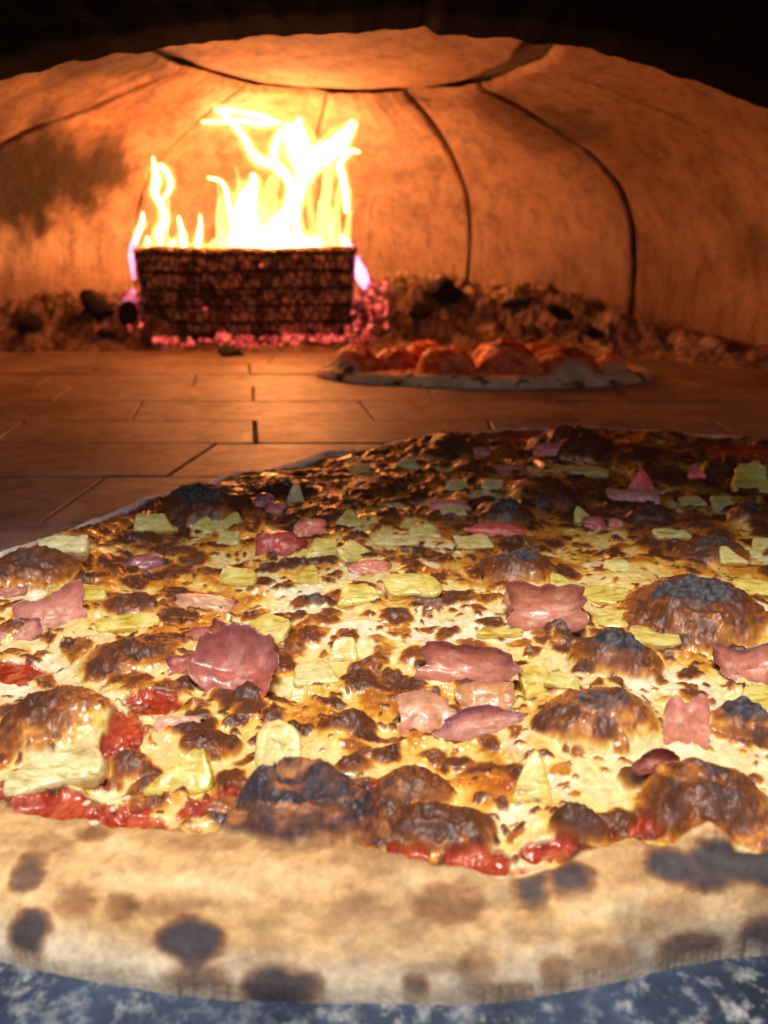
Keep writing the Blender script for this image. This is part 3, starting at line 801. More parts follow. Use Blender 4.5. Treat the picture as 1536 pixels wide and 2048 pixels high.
for k in range(7000):
    bx = rs.uniform(X0, X1); by = Y0 + (Y1 - Y0) * rs.rand() ** 1.3
    r = rs.uniform(.0010, .0026); stg = rs.uniform(.42, .95)
    wn = win(bx, by, r * 2.2, r * 2.2)
    if wn is None: continue
    kq = np.clip(1.2 - ((wx[wn] - bx) / r) ** 2 - ((wy[wn] - by) / (r * .8)) ** 2, 0, 1)
    BH[wn] = np.maximum(BH[wn], .35 * r * kq); BB[wn] = np.maximum(BB[wn], stg * sstep(0, 1, kq))
n1 = fbm(XH, YH, .006, 670, 4, .6); n2 = fbm(X, Y, .045, 680, 3); n3 = fbm(XH, YH, .0018, 690, 3, .6)
FAR = sstep(.34, .56, Y)  # far half browner: more baked, plus its shade put into the colour
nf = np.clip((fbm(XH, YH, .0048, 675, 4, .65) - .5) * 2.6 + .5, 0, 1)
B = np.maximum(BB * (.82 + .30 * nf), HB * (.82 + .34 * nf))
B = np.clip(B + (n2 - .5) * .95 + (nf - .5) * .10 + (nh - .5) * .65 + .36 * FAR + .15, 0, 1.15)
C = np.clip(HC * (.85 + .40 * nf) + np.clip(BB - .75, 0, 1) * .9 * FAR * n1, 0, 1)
# sauce
SA = np.zeros_like(X)
for (px, py, w, h, s) in [(110, 1612, 330, 60, 1), (225, 1625, 190, 60, 1.2), (20, 1590, 130, 50, 1), (405, 1600, 120, 50, 1), (815, 1705, 70, 100, 1.25), (950, 1712, 150, 60, 1.2), (1110, 1705, 120, 40, 1.), (1170, 1660, 120, 40, .8),
                          (235, 1480, 80, 130, .95), (25, 1335, 110, 45, 1.), (205, 1012, 150, 50, 1.1), (470, 1590, 90, 60, 1), (1130, 858, 150, 30, 1), (1490, 905, 160, 40, 1.), (1330, 1655, 200, 50, .75), (300, 1400, 120, 50, .8),
                          (280, 990, 90, 40, 1), (1030, 865, 90, 25, .9), (60, 1450, 60, 40, .6), (1290, 1600, 80, 50, .7), (730, 1600, 60, 90, .9), (1000, 1575, 60, 30, .5)]:
    c = at_z(px, py, .018); t2 = at_z(px, py - h / 2, .018); b2 = at_z(px, py + h / 2, .018)
    rx = w / 2 * px_size(c); ry = max((t2[1] - b2[1]) / 2, rx * .3)
    wn = win(c[0], c[1], rx * 1.6, ry * 1.6)
    if wn is None: continue
    q = ((wx[wn] - c[0]) / rx) ** 2 + ((wy[wn] - c[1]) / ry) ** 2
    SA[wn] = np.maximum(SA[wn], s * sstep(1.5, .5, q + (n1[wn] - .5) * 1.2))
SA = np.clip(np.maximum(SA, .62 * sstep(.012, .001, np.abs(U - UT - .003))) + (n1 - .5) * .7 - .1, 0, 1) * inner
SA = SA * (1 - sstep(.2, .5, HB))
SAm = sstep(.35, .6, SA)
wy = wy + HU * 2.2 + ZB * 1.6
crumb1, crumb2 = worley(wx, wy, .0021, 12); pc1, pc2 = worley(wx * .6 + X * .4, wy * .6 + Y * .4, .0036, 14)
brn = sstep(.35, .7, B)
Z = ZB + inner * (HU + BH * (1 - SAm) * (1 - .6 * sstep(.002, .008, HU)) + (n1 - .5) * .0020 + (nh - .5) * .006 + (n3 - .5) * .0005
                  + brn * ((1 - crumb1) * .0007 + (n3 - .5) * .0009) + sstep(.3, .8, C) * (1 - pc1) * .0013) - SAm * .0015
# the big front blister and the one at the right reach over the rim
HUr = HU * (1 - inner) * sstep(0, .010, U); Z = Z + HUr
Z = Z + (1 - inner) * (fbm(X, Y, .016, 700, 5, .55) - .5) * .0030 * sstep(.003, .012, U)
Z = np.where(U < .0012, np.minimum(Z, 4 * np.maximum(U, 0) + .0002), Z); Z = np.where(U < 0, -.0055, Z)

# ------------------------------------------------------------------ colour of the baked top (the browning carries some shade of the far half)
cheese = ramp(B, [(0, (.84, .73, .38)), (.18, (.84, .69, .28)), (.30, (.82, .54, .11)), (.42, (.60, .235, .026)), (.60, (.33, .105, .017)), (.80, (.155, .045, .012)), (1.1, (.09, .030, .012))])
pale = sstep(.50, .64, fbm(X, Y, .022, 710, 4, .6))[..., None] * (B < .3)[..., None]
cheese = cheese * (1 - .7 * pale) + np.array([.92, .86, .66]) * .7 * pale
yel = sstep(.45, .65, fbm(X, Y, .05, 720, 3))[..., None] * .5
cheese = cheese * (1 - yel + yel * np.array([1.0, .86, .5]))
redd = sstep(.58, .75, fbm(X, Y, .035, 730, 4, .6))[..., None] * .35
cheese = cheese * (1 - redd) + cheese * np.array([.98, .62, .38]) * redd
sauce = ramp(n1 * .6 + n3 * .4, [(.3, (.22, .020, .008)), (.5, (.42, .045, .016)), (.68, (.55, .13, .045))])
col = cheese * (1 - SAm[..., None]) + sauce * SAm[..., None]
charc = ramp(n3 * .5 + (1 - pc1) * .5, [(.2, (.012, .010, .012)), (.5, (.030, .026, .032)), (.75, (.12, .10, .105))])
Cm = sstep(.38, .62, C)[..., None] * inner[..., None]
col = col * (1 - Cm) + charc * Cm
# dough
d1 = fbm(X * 1.0, Y * 2.2 + Z * 3, .03, 740, 5, .62); d2 = fbm(X, Y + Z * 2.5, .008, 750, 4, .6)
dough = ramp(d1 * .7 + d2 * .3, [(.30, (.38, .20, .075)), (.42, (.58, .345, .135)), (.55, (.72, .465, .205)), (.70, (.82, .60, .33))])
low = sstep(.011, .003, Z)[..., None]
dough = dough * (1 - .6 * low) + np.array([.72, .66, .50]) * .6 * low
grey = sstep(.47, .60, fbm(X + .2, Y * 1.6 + Z, .028, 760, 4, .55))[..., None] * sstep(-.05, .06, X)[..., None] * .42 * FRONT[..., None]
dough = dough * (1 - grey) + np.array([.20, .14, .10]) * grey
farr = (1 - FRONT)[..., None]
dough = dough * (1 - farr) + np.array([.76, .72, .64]) * farr * (.75 + .5 * d2[..., None])

def hit(px, py):
    d = ray(px, py); t = np.arange(.12, 1.2, .0004)[:, None]; p = CAM + d * t
    i = np.clip(((p[:, 0] - X0) / RES).astype(int), 0, X.shape[1] - 1); j = np.clip(((p[:, 1] - Y0) / RES).astype(int), 0, X.shape[0] - 1)
    b = np.nonzero(p[:, 2] <= np.maximum(Z[j, i], 0))[0]
    return p[b[0]] if len(b) else p[-1]
SP = [(55, 1748, 38, 34, .75), (66, 1868, 50, 44, 1.), (385, 1882, 62, 36, 1.), (388, 1925, 26, 50, .8), (150, 1805, 48, 34, .45), (240, 1812, 36, 28, .4), (395, 1962, 80, 34, .7), (560, 1985, 85, 44, 1.1), (540, 1960, 60, 26, .9),
      (895, 1808, 80, 40, .5), (960, 1925, 50, 80, .36), (832, 1975, 32, 26, .75), (1110, 1935, 40, 36, .5), (1200, 1915, 80, 30, .42), (1380, 1890, 70, 28, .7), (1520, 1868, 50, 36, .9), (1350, 1728, 56, 34, .95),
      (1470, 1712, 110, 44, 1.05), (1420, 1750, 60, 36, .85), (1050, 1735, 46, 46, .9), (1140, 1765, 56, 30, .85), (1310, 1830, 90, 44, .2), (700, 1840, 90, 50, .22), (1060, 1600, 1, 1, 0), (880, 1880, 110, 60, .2), (1025, 1985, 60, 20, .6), (620, 1752, 60, 20, .2), (90, 1685, 60, 12, .3), (190, 1668, 50, 10, .5)]
CH = np.zeros_like(X)
for (px, py, rx, ry, s) in SP:
    c = hit(px, py); k = px_size(c) * .88
    wn = win(c[0], c[1], rx * k * 2.2, .045)
    if wn is None or s == 0: continue
    # distance along the dough surface, tall marks run down the flank
    dzz = (Z[wn] - c[2]); dyy = (Y[wn] - c[1])
    vert = dzz * .85 + dyy * .45
    q = ((X[wn] - c[0]) / (rx * k)) ** 2 + (vert / (ry * k)) ** 2
    CH[wn] = np.maximum(CH[wn], s * sstep(2.2, .0, q + (d2[wn] - .5) * 1.3 + (d1[wn] - .5) * 2.2))
CH = CH * (1 - inner * .8)
chc = np.clip(CH, 0, 1)[..., None]
dough = dough * (1 - sstep(.05, .5, chc)) + dough * np.array([.5, .36, .28]) * sstep(.05, .5, chc)
chk = sstep(.35, .95, chc) * .95
dough = dough * (1 - chk) + np.array([.050, .044, .050]) * (.5 + 1.0 * d2[..., None]) * chk
bc = at_z(614, 1582, .026)
bigq = 1.25 - ((X - bc[0]) / .030) ** 2 - ((Y - bc[1]) / .021) ** 2
# blistered red brown skin on the big front bubble
bl = (sstep(.0, .5, bigq + (nh - .5) * .9 + (n1 - .5) * .6 + .25) * sstep(.0002, .003, HUr))[..., None]
sk1 = fbm(XH * .55, YH, .0042, 770, 4, .6); sk2 = fbm(X, YH, .016, 780, 3)
skin = ramp(sk1 * .65 + sk2 * .35 + .09 * sstep(.1, .9, bigq), [(.34, (.46, .19, .06)), (.46, (.25, .085, .032)), (.55, (.11, .045, .032)), (.65, (.035, .028, .036))])
dough = dough * (1 - bl) + skin * bl
ck = sstep(.35, .65, inner)[..., None]
big = sstep(.0, .4, bigq + (nh - .5) * .7 + (n1 - .5) * .35)[..., None]
col = col * (1 - big) + skin * big
col = dough * (1 - ck) + col * ck
rough = .34 + .16 * brn + .25 * sstep(.4, .6, C) - .08 * SAm
rough = rough * inner + (1 - inner) * .78

# ------------------------------------------------------------------ toppings
pizza = empty('pizza', (CX, CY, 0))
tag(pizza, 'large ham and pineapple pizza with charred cheese bubbles filling the front', 'pizza', 'pizzas on the oven floor')
Z0 = Z.copy()
def surf(x, y):
    i = min(max(int((x - X0) / RES), 0), X.shape[1] - 1); j = min(max(int((y - Y0) / RES), 0), X.shape[0] - 1)
    return float(Z0[j, i])
def mound(x, y, rx, ry, h):
    wn = win(x, y, rx * 1.6, ry * 1.6)
    if wn is None: return
    q = ((wx[wn] - x) / rx) ** 2 + ((wy[wn] - y) / ry) ** 2
    ring = np.exp(-((np.sqrt(q) - 1.0) / .20) ** 2) * sstep(.42, .62, nh[wn] * .5 + n1[wn] * .5)
    k_ = sstep(1.7, .45, q); base_ = float((Z0[wn] * (q < 1)).sum() / max((q < 1).sum(), 1))
    Z[wn] = Z[wn] * (1 - .85 * k_) + (base_ + h) * .85 * k_ + .0030 * ring
def place(px, py, w, h, lean):
    """centre, world width and plate height so that it covers w x h pixels at that place"""
    p = hit(px, py + h * .35); s = px_size(p)
    el = math.atan2(H - p[2], p[1])
    Wd = w * s; Hh = h * s / math.sin(min(lean + el, math.pi / 2))
    return p, Wd, Hh
rs = np.random.RandomState(5)
def pineapple(px, py, w, h, lean=35, yaw=0, roll=0, shape='wedge', tone=0, flip=False):
    lean = math.radians(lean); p, Wd, Hh = place(px, py, w * .95, h * .95, lean)
    T = min(.0070, max(.28 * Wd, .0035)) * (1.5 if tone > .7 else 1); Hh = max(Hh - T * .35, Hh * .6)
    nu, nv = 56, 36
    a = np.linspace(0, 2 * math.pi, nu, endpoint=False)[None]; b = np.linspace(-math.pi / 2, math.pi / 2, nv)[:, None]
    pw_ = lambda c, e_: np.sign(c) * np.abs(c) ** e_
    x = pw_(np.cos(b), .38) * pw_(np.cos(a), .42); y = pw_(np.cos(b), .38) * pw_(np.sin(a), .42); z = pw_(np.sin(b), .42) + 0 * a
    if shape == 'wedge': tp = .82
    elif shape == 'trap': tp = .35
    else: tp = .08
    v = (y + 1) / 2
    sc = 1 - tp * v; sk = rs.uniform(-.25, .25) * (1 if shape != 'oval' else .3)
    if shape == 'oval': x = x * np.sqrt(np.clip(1 - .25 * y * y, 0, 1))
    x2 = x * sc + sk * v + .08 * np.sin(v * 3 + px)
    y2 = y - .16 * x * x * (1 - v) + .05 * np.sin(x * 4 + py)
    zz_ = z * (1 - .25 * v) + .18 * x * x
    P = np.stack([x2 * Wd / 2, y2 * Hh / 2, zz_ * T / 2], -1).reshape(-1, 3)
    nn = fbm(P[:, 0] * 1 + px, P[:, 1] * .25 + P[:, 2] + py, .0016, 800, 3, .6) - .5
    lo_ = fbm(P[:, 0] + px, P[:, 1] + P[:, 2] * .7 + py, .011, 805, 3, .6) - .5
    P = P * (1 + lo_[:, None] * np.array([.55, .55, .75]) + nn[:, None] * np.array([.03, .10, .22]))
    ln = rotm((lean, 0, 0)); P = P @ rotm((0, 0, roll)).T @ ln.T @ rotm((0, 0, yaw)).T
    ctr = np.array([p[0], p[1] + .12 * Hh * math.cos(lean), p[2] + .31 * Hh * math.sin(lean) - T * .08])
    hgt = (P[:, 2] - P[:, 2].min()) / (np.ptp(P[:, 2]) + 1e-6)
    c = ramp(fbm(P[:, 0] + px, P[:, 1] + py, .008, 810, 3), [(.3, (.62, .46, .05)), (.55, (.72, .57, .11)), (.75, (.82, .70, .26))])
    c = c * (1 - tone) + np.array([.80, .73, .42]) * tone
    ed = sstep(.86, 1.0, hgt)[:, None] * sstep(.45, .65, fbm(P[:, 0] + px, P[:, 1], .004, 820, 3))[:, None]
    c = c * (1 - .55 * ed) + np.array([.42, .20, .05]) * .55 * ed
    bt = sstep(.38, .08, hgt + nn * .4)[:, None] * .75
    c = c * (1 - bt) + np.array([.84, .56, .16]) * bt
    mesh('pineapple_chunk', P + ctr, gridfaces(nv, nu, wrap=True), M_PINE, pizza, attrs={'albedo': ('FLOAT_COLOR', c)})
    mound(ctr[0], ctr[1], Wd * .66, max(Wd * .4, Hh * .6 * math.cos(lean)), .0004)
    # cheese cooks pale around fruit
def ham(px, py, w, h, lean=30, yaw=0, curl=.25, fold=0.0, col_=(.58, .27, .215), edge=(.20, .06, .05), er=.12, seed=0, rip=.10, tri=0.0):
    lean = math.radians(lean); p, Wd, Hh = place(px, py, w, h, lean)
    nu, nv = 52, 40
    u = np.linspace(-1, 1, nu)[None] + 0 * np.zeros((nv, 1)); v = np.linspace(-1, 1, nv)[:, None] + 0 * u
    # square to rounded irregular outline
    xx = u * np.sqrt(1 - v * v * .38); yy_ = v * np.sqrt(1 - u * u * .38)
    ang = np.arctan2(yy_, xx); rr = np.maximum(np.abs(u), np.abs(v))
    f = 1 + (fbm(np.cos(ang) * 1.2 + seed, np.sin(ang) * 1.2, 1, 830, 2) - .5) * .7 * rr + (fbm(np.cos(ang) * 5 + seed, np.sin(ang) * 5, 1, 835, 3) - .5) * .16 * rr ** 3
    xx = xx * f * (1 - tri * (v + 1) / 2); yy_ = yy_ * f
    rp = rip * rr ** 2 * (np.sin(ang * (2 + seed % 3) + seed) + .30 * np.sin(ang * 5 + seed * 2) + .12 * np.sin(ang * 11 + seed))
    zc = curl * 1.2 * np.clip(yy_, 0, 2) ** 2 - .35 * np.clip(-yy_, 0, 2) ** 2 + fold * np.clip(xx - .1, 0, 2) ** 1.5 * 1.2 + fold * np.clip(-xx - .3, 0, 2) ** 1.5 * .8 + rp * .5 + (fbm(xx + seed, yy_, .9, 840, 3) - .5) * .35
    S_ = min(Wd, Hh * 1.4)
    P = np.stack([xx * Wd / 2, yy_ * Hh / 2, zc * S_ / 2], -1)
    du = np.gradient(P, axis=1); dv = np.gradient(P, axis=0); n_ = np.cross(du, dv); n_ /= np.linalg.norm(n_, axis=2)[..., None] + 1e-9
    th = .0007 * (1 - .35 * rr ** 4)
    A = (P + n_ * th[..., None] / 2).reshape(-1, 3); Bm = (P - n_ * th[..., None] / 2).reshape(-1, 3)
    F = gridfaces(nv, nu); L = nu * nv
    idx = np.arange(L).reshape(nv, nu)
    loop = np.concatenate([idx[0, :-1], idx[:-1, -1], idx[-1, :0:-1], idx[:0:-1, 0]])
    nx_ = np.roll(loop, -1)
    side = np.stack([loop, loop + L, nx_ + L, nx_], -1)
    V = np.concatenate([A, Bm]); F = np.concatenate([F, F[:, ::-1] + L, side])
    V = V @ rotm((lean, 0, 0)).T @ rotm((0, 0, yaw)).T
    ctr = np.array([p[0], p[1] + .10 * Hh * math.cos(lean), p[2] + .29 * Hh * math.sin(lean) + .0005])
    base = np.array(col_) * np.array([1.1, .95, .74])
    g = fbm(xx + seed, yy_ * 2.4, .42, 850, 6, .7)
    c = base * (.45 + 1.1 * g)[..., None]
    c = c + np.array([.12, .13, .11]) * sstep(.58, .72, fbm(xx * 1.3, yy_ + seed, .35, 855, 3))[..., None]
    k = (sstep(1 - (er + .06) * 2.4, 1, rr + (g - .5) * .6) * (.35 + .65 * sstep(-.4, .6, yy_)))[..., None]
    c = c * (1 - k) + np.array(edge) * k
    c = np.concatenate([c.reshape(-1, 3)] * 2)
    mesh('ham_slice', V + ctr, F, M_HAM, pizza, attrs={'albedo': ('FLOAT_COLOR', c), 'rough': ('FLOAT', np.full(len(V), .36))})
    mound(ctr[0], ctr[1], Wd * .55, max(Wd * .35, Hh * .6 * math.cos(lean)), .0006)

PI_ = [ # px, py, w, h, lean, yaw, roll, shape, pale
 (112, 1528, 185, 92, 22, .25, .1, 'oval', .75), (375, 1525, 165, 105, 38, 0, .05, 'wedge', 0), (560, 1478, 118, 125, 38, -.1, 0, 'trap', .35), (1060, 1540, 108, 120, 42, 0, 0, 'wedge', .05),
 (1068, 1350, 84, 76, 40, .2, .2, 'trap', 0), (1125, 1355, 86, 44, 25, 0, -.3, 'trap', .15), (538, 1250, 120, 66, 28, -.5, 0, 'trap', .1), (688, 1290, 66, 56, 40, 0, 0, 'trap', .3), (632, 1338, 110, 62, 22, .2, 0, 'trap', .45),
 (152, 1181, 132, 42, 20, 0, 0, 'oval', .1), (472, 1148, 96, 44, 25, -.3, 0, 'oval', .1), (617, 1146, 76, 46, 28, -.3, 0, 'wedge', .1), (716, 1180, 96, 52, 30, .1, .1, 'trap', .05), (826, 1164, 120, 56, 25, 0, 0, 'oval', .1),
 (128, 1086, 118, 46, 24, -.1, 0, 'oval', .8), (310, 1042, 92, 42, 28, 0, 0, 'trap', .3), (418, 1040, 88, 50, 32, 0, 0, 'wedge', .2), (463, 1036, 60, 40, 30, .3, 0, 'trap', .3), (593, 986, 52, 50, 48, 0, 0, 'wedge', .3),
 (698, 1030, 72, 46, 34, 0, 0, 'wedge', .2), (646, 1092, 76, 50, 30, 0, 0, 'trap', .1), (706, 1098, 78, 48, 34, .5, .3, 'trap', .2), (796, 1079, 96, 28, 18, 0, 0, 'oval', .5), (852, 1058, 74, 34, 24, 0, 0, 'trap', .3),
 (944, 1080, 88, 36, 22, 0, 0, 'oval', .4), (1118, 1158, 96, 58, 34, .3, 0, 'wedge', .05), (1194, 1182, 130, 46, 20, -.35, 0, 'oval', .1), (1222, 1232, 120, 52, 22, -.25, 0, 'trap', .1), (1306, 1268, 120, 46, 18, -.25, 0, 'oval', .15),
 (1164, 1026, 54, 40, 38, 0, 0, 'wedge', .2), (1348, 1066, 80, 24, 16, 0, 0, 'oval', .5), (1460, 1106, 64, 40, 32, 0, 0, 'wedge', .4), (1500, 948, 92, 66, 36, 0, 0, 'trap', .0), (1440, 1000, 56, 36, 30, 0, 0, 'trap', .2),
 (262, 1240, 140, 40, 14, .2, 0, 'oval', .0), (1004, 1262, 104, 24, 12, 0, 0, 'oval', .1), (1512, 1170, 86, 42, 20, -.3, 0, 'oval', .1), (1522, 1386, 70, 60, 26, 0, 0, 'oval', .1), (906, 1018, 60, 26, 20, 0, 0, 'oval', .5),
 (1520, 1085, 50, 32, 26, 0, 0, 'trap', .4), (1180, 940, 90, 20, 14, 0, 0, 'oval', .3), (912, 968, 60, 26, 22, 0, 0, 'trap', .5), (720, 935, 50, 20, 20, 0, 0, 'oval', .3), (1230, 1130, 60, 30, 24, 0, 0, 'oval', .3),
 (820, 925, 44, 22, 30, 0, 0, 'trap', .4), (1385, 1000, 60, 26, 22, .2, 0, 'oval', .3), (455, 1072, 56, 36, 28, 0, 0, 'trap', .3), (985, 965, 50, 24, 20, 0, 0, 'oval', .5), (1070, 1185, 60, 36, 30, 0, 0, 'trap', .05),
]
for q in PI_: pineapple(*q)
DK = (.16, .045, .04)
HAM = [
 dict(px=478, py=1345, w=175, h=90, lean=12, yaw=-.15, curl=.7, fold=.5, col_=(.46, .15, .13), edge=(.22, .06, .05), seed=36, rip=.07, er=.2),
 dict(px=505, py=1300, w=120, h=56, lean=50, yaw=-.3, curl=.3, fold=.3, col_=(.46, .15, .12), edge=(.2, .06, .05), seed=37, rip=.08, er=.2),
 dict(px=430, py=1280, w=120, h=70, lean=40, yaw=-.6, curl=.3, fold=.3, col_=(.50, .19, .16), seed=2),
 dict(px=372, py=1330, w=80, h=50, lean=45, yaw=.3, curl=.3, fold=.3, col_=(.48, .17, .17), seed=3),
 dict(px=96, py=1228, w=150, h=70, lean=30, yaw=.5, curl=.5, fold=.5, col_=(.62, .30, .27), edge=(.4, .14, .12), seed=4),
 dict(px=34, py=1262, w=90, h=40, lean=20, yaw=0, curl=.2, fold=.2, col_=(.60, .30, .28), seed=5),
 dict(px=405, py=1190, w=130, h=58, lean=22, yaw=-.1, curl=-.5, fold=-.3, col_=(.66, .38, .28), edge=(.42, .14, .08), seed=6, rip=.03),
 dict(px=292, py=1122, w=80, h=44, lean=42, yaw=.3, curl=-.3, fold=-.35, col_=(.34, .13, .20), edge=(.10, .035, .06), seed=7, rip=.05),
 dict(px=556, py=1076, w=100, h=62, lean=40, yaw=0, curl=-.4, fold=-.4, col_=(.45, .09, .08), edge=(.28, .03, .02), seed=8),
 dict(px=622, py=1056, w=68, h=42, lean=45, yaw=.3, curl=.0, fold=.0, col_=(.74, .22, .15), edge=(.5, .12, .07), seed=9, rip=.03),
 dict(px=742, py=1130, w=80, h=34, lean=35, yaw=0, curl=-.3, fold=-.2, col_=(.68, .26, .20), edge=(.45, .14, .08), seed=10, rip=.05),
 dict(px=1092, py=1218, w=160, h=78, lean=44, yaw=-.15, curl=.4, fold=.75, col_=(.60, .27, .215), edge=(.26, .08, .06), seed=11, rip=.12),
 dict(px=1040, py=1205, w=56, h=78, lean=50, yaw=.6, curl=.2, fold=-.5, col_=(.66, .36, .29), edge=(.42, .18, .12), seed=12, rip=.06),
 dict(px=925, py=1330, w=200, h=74, lean=36, yaw=-.3, curl=.5, fold=.5, col_=(.58, .25, .20), edge=DK, seed=13, rip=.14, er=.16),
 dict(px=852, py=1418, w=126, h=120, lean=38, yaw=.1, curl=-.25, fold=-.1, col_=(.62, .31, .225), edge=(.48, .2, .12), seed=14, rip=.03),
 dict(px=975, py=1385, w=110, h=80, lean=32, yaw=-.1, curl=-.15, fold=.1, col_=(.60, .30, .16), edge=(.45, .2, .09), seed=15, rip=.05),
 dict(px=962, py=1446, w=190, h=58, lean=34, yaw=.28, curl=.25, fold=.2, col_=(.58, .28, .24), edge=(.14, .04, .07), seed=16, rip=.12, er=.22),
 dict(px=1376, py=1440, w=124, h=124, lean=46, yaw=-.1, curl=.1, fold=.1, col_=(.66, .27, .22), edge=(.46, .16, .11), seed=17, rip=.05, tri=.4),
 dict(px=1310, py=1523, w=90, h=44, lean=50, yaw=.2, curl=.4, fold=.3, col_=(.34, .12, .09), edge=(.07, .025, .03), seed=18, rip=.2, er=.3),
 dict(px=1490, py=1330, w=130, h=66, lean=30, yaw=.1, curl=.35, fold=.3, col_=(.55, .22, .18), edge=DK, seed=19, rip=.1),
 dict(px=1284, py=966, w=76, h=66, lean=62, yaw=.2, curl=.0, fold=-.1, col_=(.70, .13, .13), edge=(.5, .08, .07), seed=20, rip=.03, tri=.7),
 dict(px=1268, py=990, w=100, h=32, lean=30, yaw=-.1, curl=-.1, fold=0, col_=(.72, .33, .29), edge=(.6, .25, .2), seed=21, rip=.03),
 dict(px=1392, py=946, w=50, h=34, lean=50, yaw=0, curl=0, fold=0, col_=(.68, .16, .14), edge=(.5, .1, .08), seed=22, rip=.05, tri=.6),
 dict(px=900, py=1006, w=84, h=34, lean=34, yaw=0, curl=-.3, fold=-.2, col_=(.66, .24, .22), edge=(.4, .12, .1), seed=23, rip=.05),
 dict(px=990, py=1056, w=124, h=34, lean=30, yaw=-.1, curl=-.2, fold=-.2, col_=(.60, .13, .11), edge=(.4, .06, .05), seed=24, rip=.08),
 dict(px=352, py=1436, w=92, h=34, lean=22, yaw=.1, curl=-.5, fold=-.2, col_=(.66, .40, .34), edge=(.6, .3, .22), seed=25, rip=.03),
 dict(px=530, py=1000, w=44, h=34, lean=40, yaw=.3, curl=-.2, fold=-.2, col_=(.34, .12, .20), edge=(.2, .06, .08), seed=26, rip=.05),
 dict(px=556, py=1014, w=44, h=30, lean=40, yaw=.3, curl=-.2, fold=-.2, col_=(.66, .2, .2), edge=(.4, .1, .1), seed=27, rip=.05),
 dict(px=1188, py=1044, w=44, h=32, lean=40, yaw=0, curl=-.2, fold=-.2, col_=(.48, .14, .16), edge=(.3, .06, .06), seed=28, rip=.05),
 dict(px=1020, py=938, w=80, h=26, lean=34, yaw=0, curl=-.2, fold=-.2, col_=(.60, .16, .15), edge=(.4, .1, .08), seed=29, rip=.08),
 dict(px=1110, py=896, w=76, h=26, lean=40, yaw=0, curl=-.1, fold=-.1, col_=(.66, .22, .20), edge=(.4, .1, .08), seed=30, rip=.08),
 dict(px=794, py=1181, w=56, h=30, lean=28, yaw=0, curl=-.2, fold=0, col_=(.70, .34, .20), edge=(.5, .2, .1), seed=31, rip=.05),
 dict(px=1230, py=1044, w=30, h=20, lean=34, yaw=0, curl=-.2, fold=0, col_=(.66, .2, .2), edge=(.5, .2, .1), seed=32, rip=.05),
 dict(px=950, py=900, w=60, h=18, lean=34, yaw=0, curl=-.2, fold=0, col_=(.55, .2, .2), edge=(.4, .1, .1), seed=33, rip=.05),
 dict(px=20, py=1180, w=60, h=26, lean=34, yaw=0, curl=-.2, fold=0, col_=(.50, .2, .18), edge=(.3, .1, .1), seed=34, rip=.05),
]
for q in HAM: ham(**q)

# ------------------------------------------------------------------ mesh of the near pizza, finer towards the viewer
ys = [Y0]
while ys[-1] < Y1 - .003: ys.append(ys[-1] + .0021 * (ys[-1] * CT + .055))
ys = np.array(ys)
sc = np.concatenate([-np.geomspace(2.3, .56, 70)[:-1], np.linspace(-.56, .56, 860), np.geomspace(.56, 2.8, 80)[1:]])
GX = sc[None] * (ys * CT + .055)[:, None]; GY = ys[:, None] + 0 * sc[None]
GX = np.clip(GX, X0 + RES, X1 - 3 * RES)
def samp(A):
    fx = (GX - X0) / RES; fy = np.clip((GY - Y0) / RES, 0, X.shape[0] - 2.01)
    i = fx.astype(int); j = fy.astype(int); fx = fx - i; fy = fy - j
    if A.ndim == 3: fx = fx[..., None]; fy = fy[..., None]
    return (A[j, i] * (1 - fx) + A[j, i + 1] * fx) * (1 - fy) + (A[j + 1, i] * (1 - fx) + A[j + 1, i + 1] * fx) * fy
gz = samp(Z); gc = np.clip(samp(col), .004, .95); gr = samp(rough); gi = samp(inner); gs = samp(SAm * (1 - sstep(.4, .6, C))); gu = samp(U)
V = np.stack([GX, GY, gz], -1).reshape(-1, 3)
F = gridfaces(len(ys), len(sc))
gu = gu.ravel(); gi = gi.ravel(); gs = gs.ravel()
out_ = gu < 0
dv = np.array([CX, CY]) - V[:, :2]; dl = np.linalg.norm(dv, axis=1)[:, None]
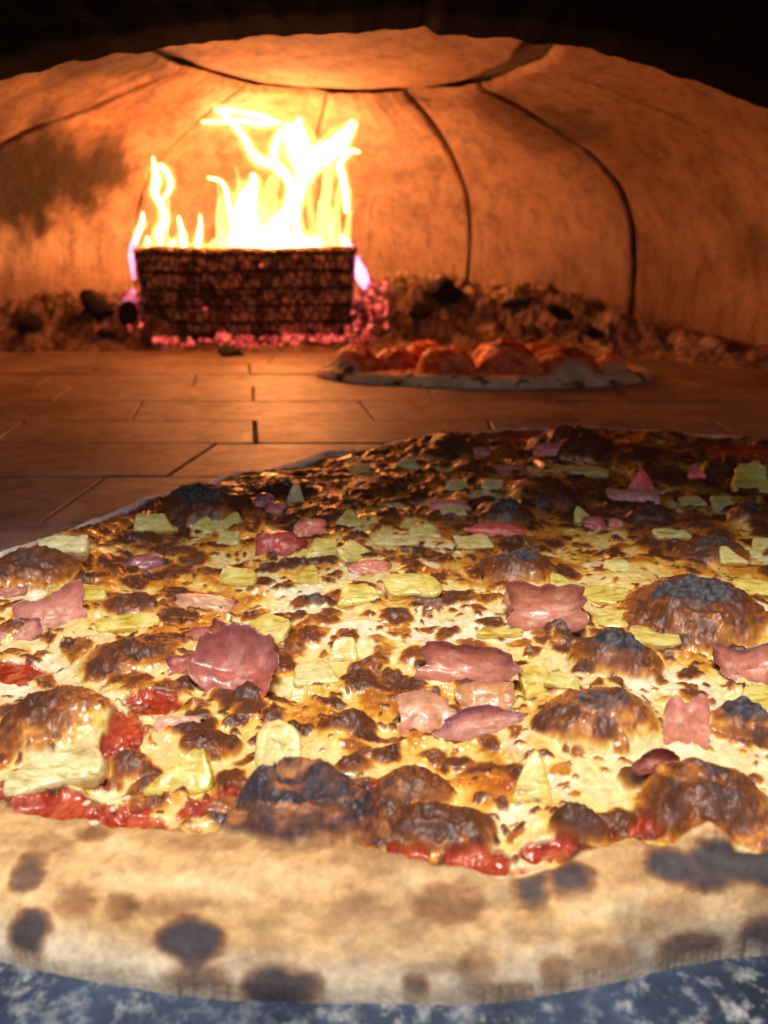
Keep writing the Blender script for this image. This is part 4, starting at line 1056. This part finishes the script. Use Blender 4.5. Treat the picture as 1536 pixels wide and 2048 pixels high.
V[:, :2] = np.where(out_[:, None], V[:, :2] + dv / dl * (-gu)[:, None], V[:, :2])
V[:, 2] = np.where(out_, -.0055, V[:, 2])
ok = (gu[F].max(1) > 0) & (np.abs(GX.ravel()[F[:, 1]] - GX.ravel()[F[:, 0]]) > 1e-5)
fi = gi[F].mean(1); fs = gs[F].mean(1)
for nm, msk, mt in (('crust', ok & (fi < .5), M_CRUST), ('tomato_sauce', ok & (fi >= .5) & (fs > .5), M_SAUCE), ('melted_cheese', ok & (fi >= .5) & (fs <= .5), M_CHEESE)):
    Fs = F[msk]; us = np.unique(Fs); rmp = np.zeros(len(V), np.int64); rmp[us] = np.arange(len(us))
    o_ = mesh(nm, V[us], rmp[Fs], mt, pizza, attrs={'albedo': ('FLOAT_COLOR', gc.reshape(-1, 3)[us]), 'rough': ('FLOAT', gr.ravel()[us])})
    if nm == 'tomato_sauce': o_['kind'] = 'stuff'

# herb flecks and seeds
rs = np.random.RandomState(9); VV = []; FF = []; off = 0
for (px, py) in [(520, 1430), (524, 1446), (405, 1476), (412, 1470), (550, 1536), (803, 1171), (1088, 1162), (1325, 1266), (1066, 1566), (980, 1545), (1014, 1273), (700, 1300), (716, 1356), (1180, 1380)]:
    p = hit(px, py); V, F = lump_arrays(px, .0011, .0004, .0003, 5, 1)
    V = V @ rotm(rs.uniform(0, 3, 3)).T + p + np.array([0, 0, .0016]); VV.append(V); FF.append(F + off); off += len(V)
h_ = mesh('herb_flecks', np.concatenate(VV), np.concatenate(FF), M_CHAR, pizza); h_['kind'] = 'stuff'
m, nt, b = mat('pale_tomato_seed'); b.inputs['Base Color'].default_value = (.85, .66, .4, 1); b.inputs['Roughness'].default_value = .3; M_SEED = m
for (px, py) in [(174, 1610), (254, 1600), (226, 1622), (188, 1650)]:
    p = hit(px, py); V, F = lump_arrays(3, .0021, .0012, .0009, 2, 2); V = V @ rotm((0, .3, rs.uniform(0, 3))).T
    mesh('tomato_seed', V + p + np.array([0, 0, .0006]), F, M_SEED, pizza)
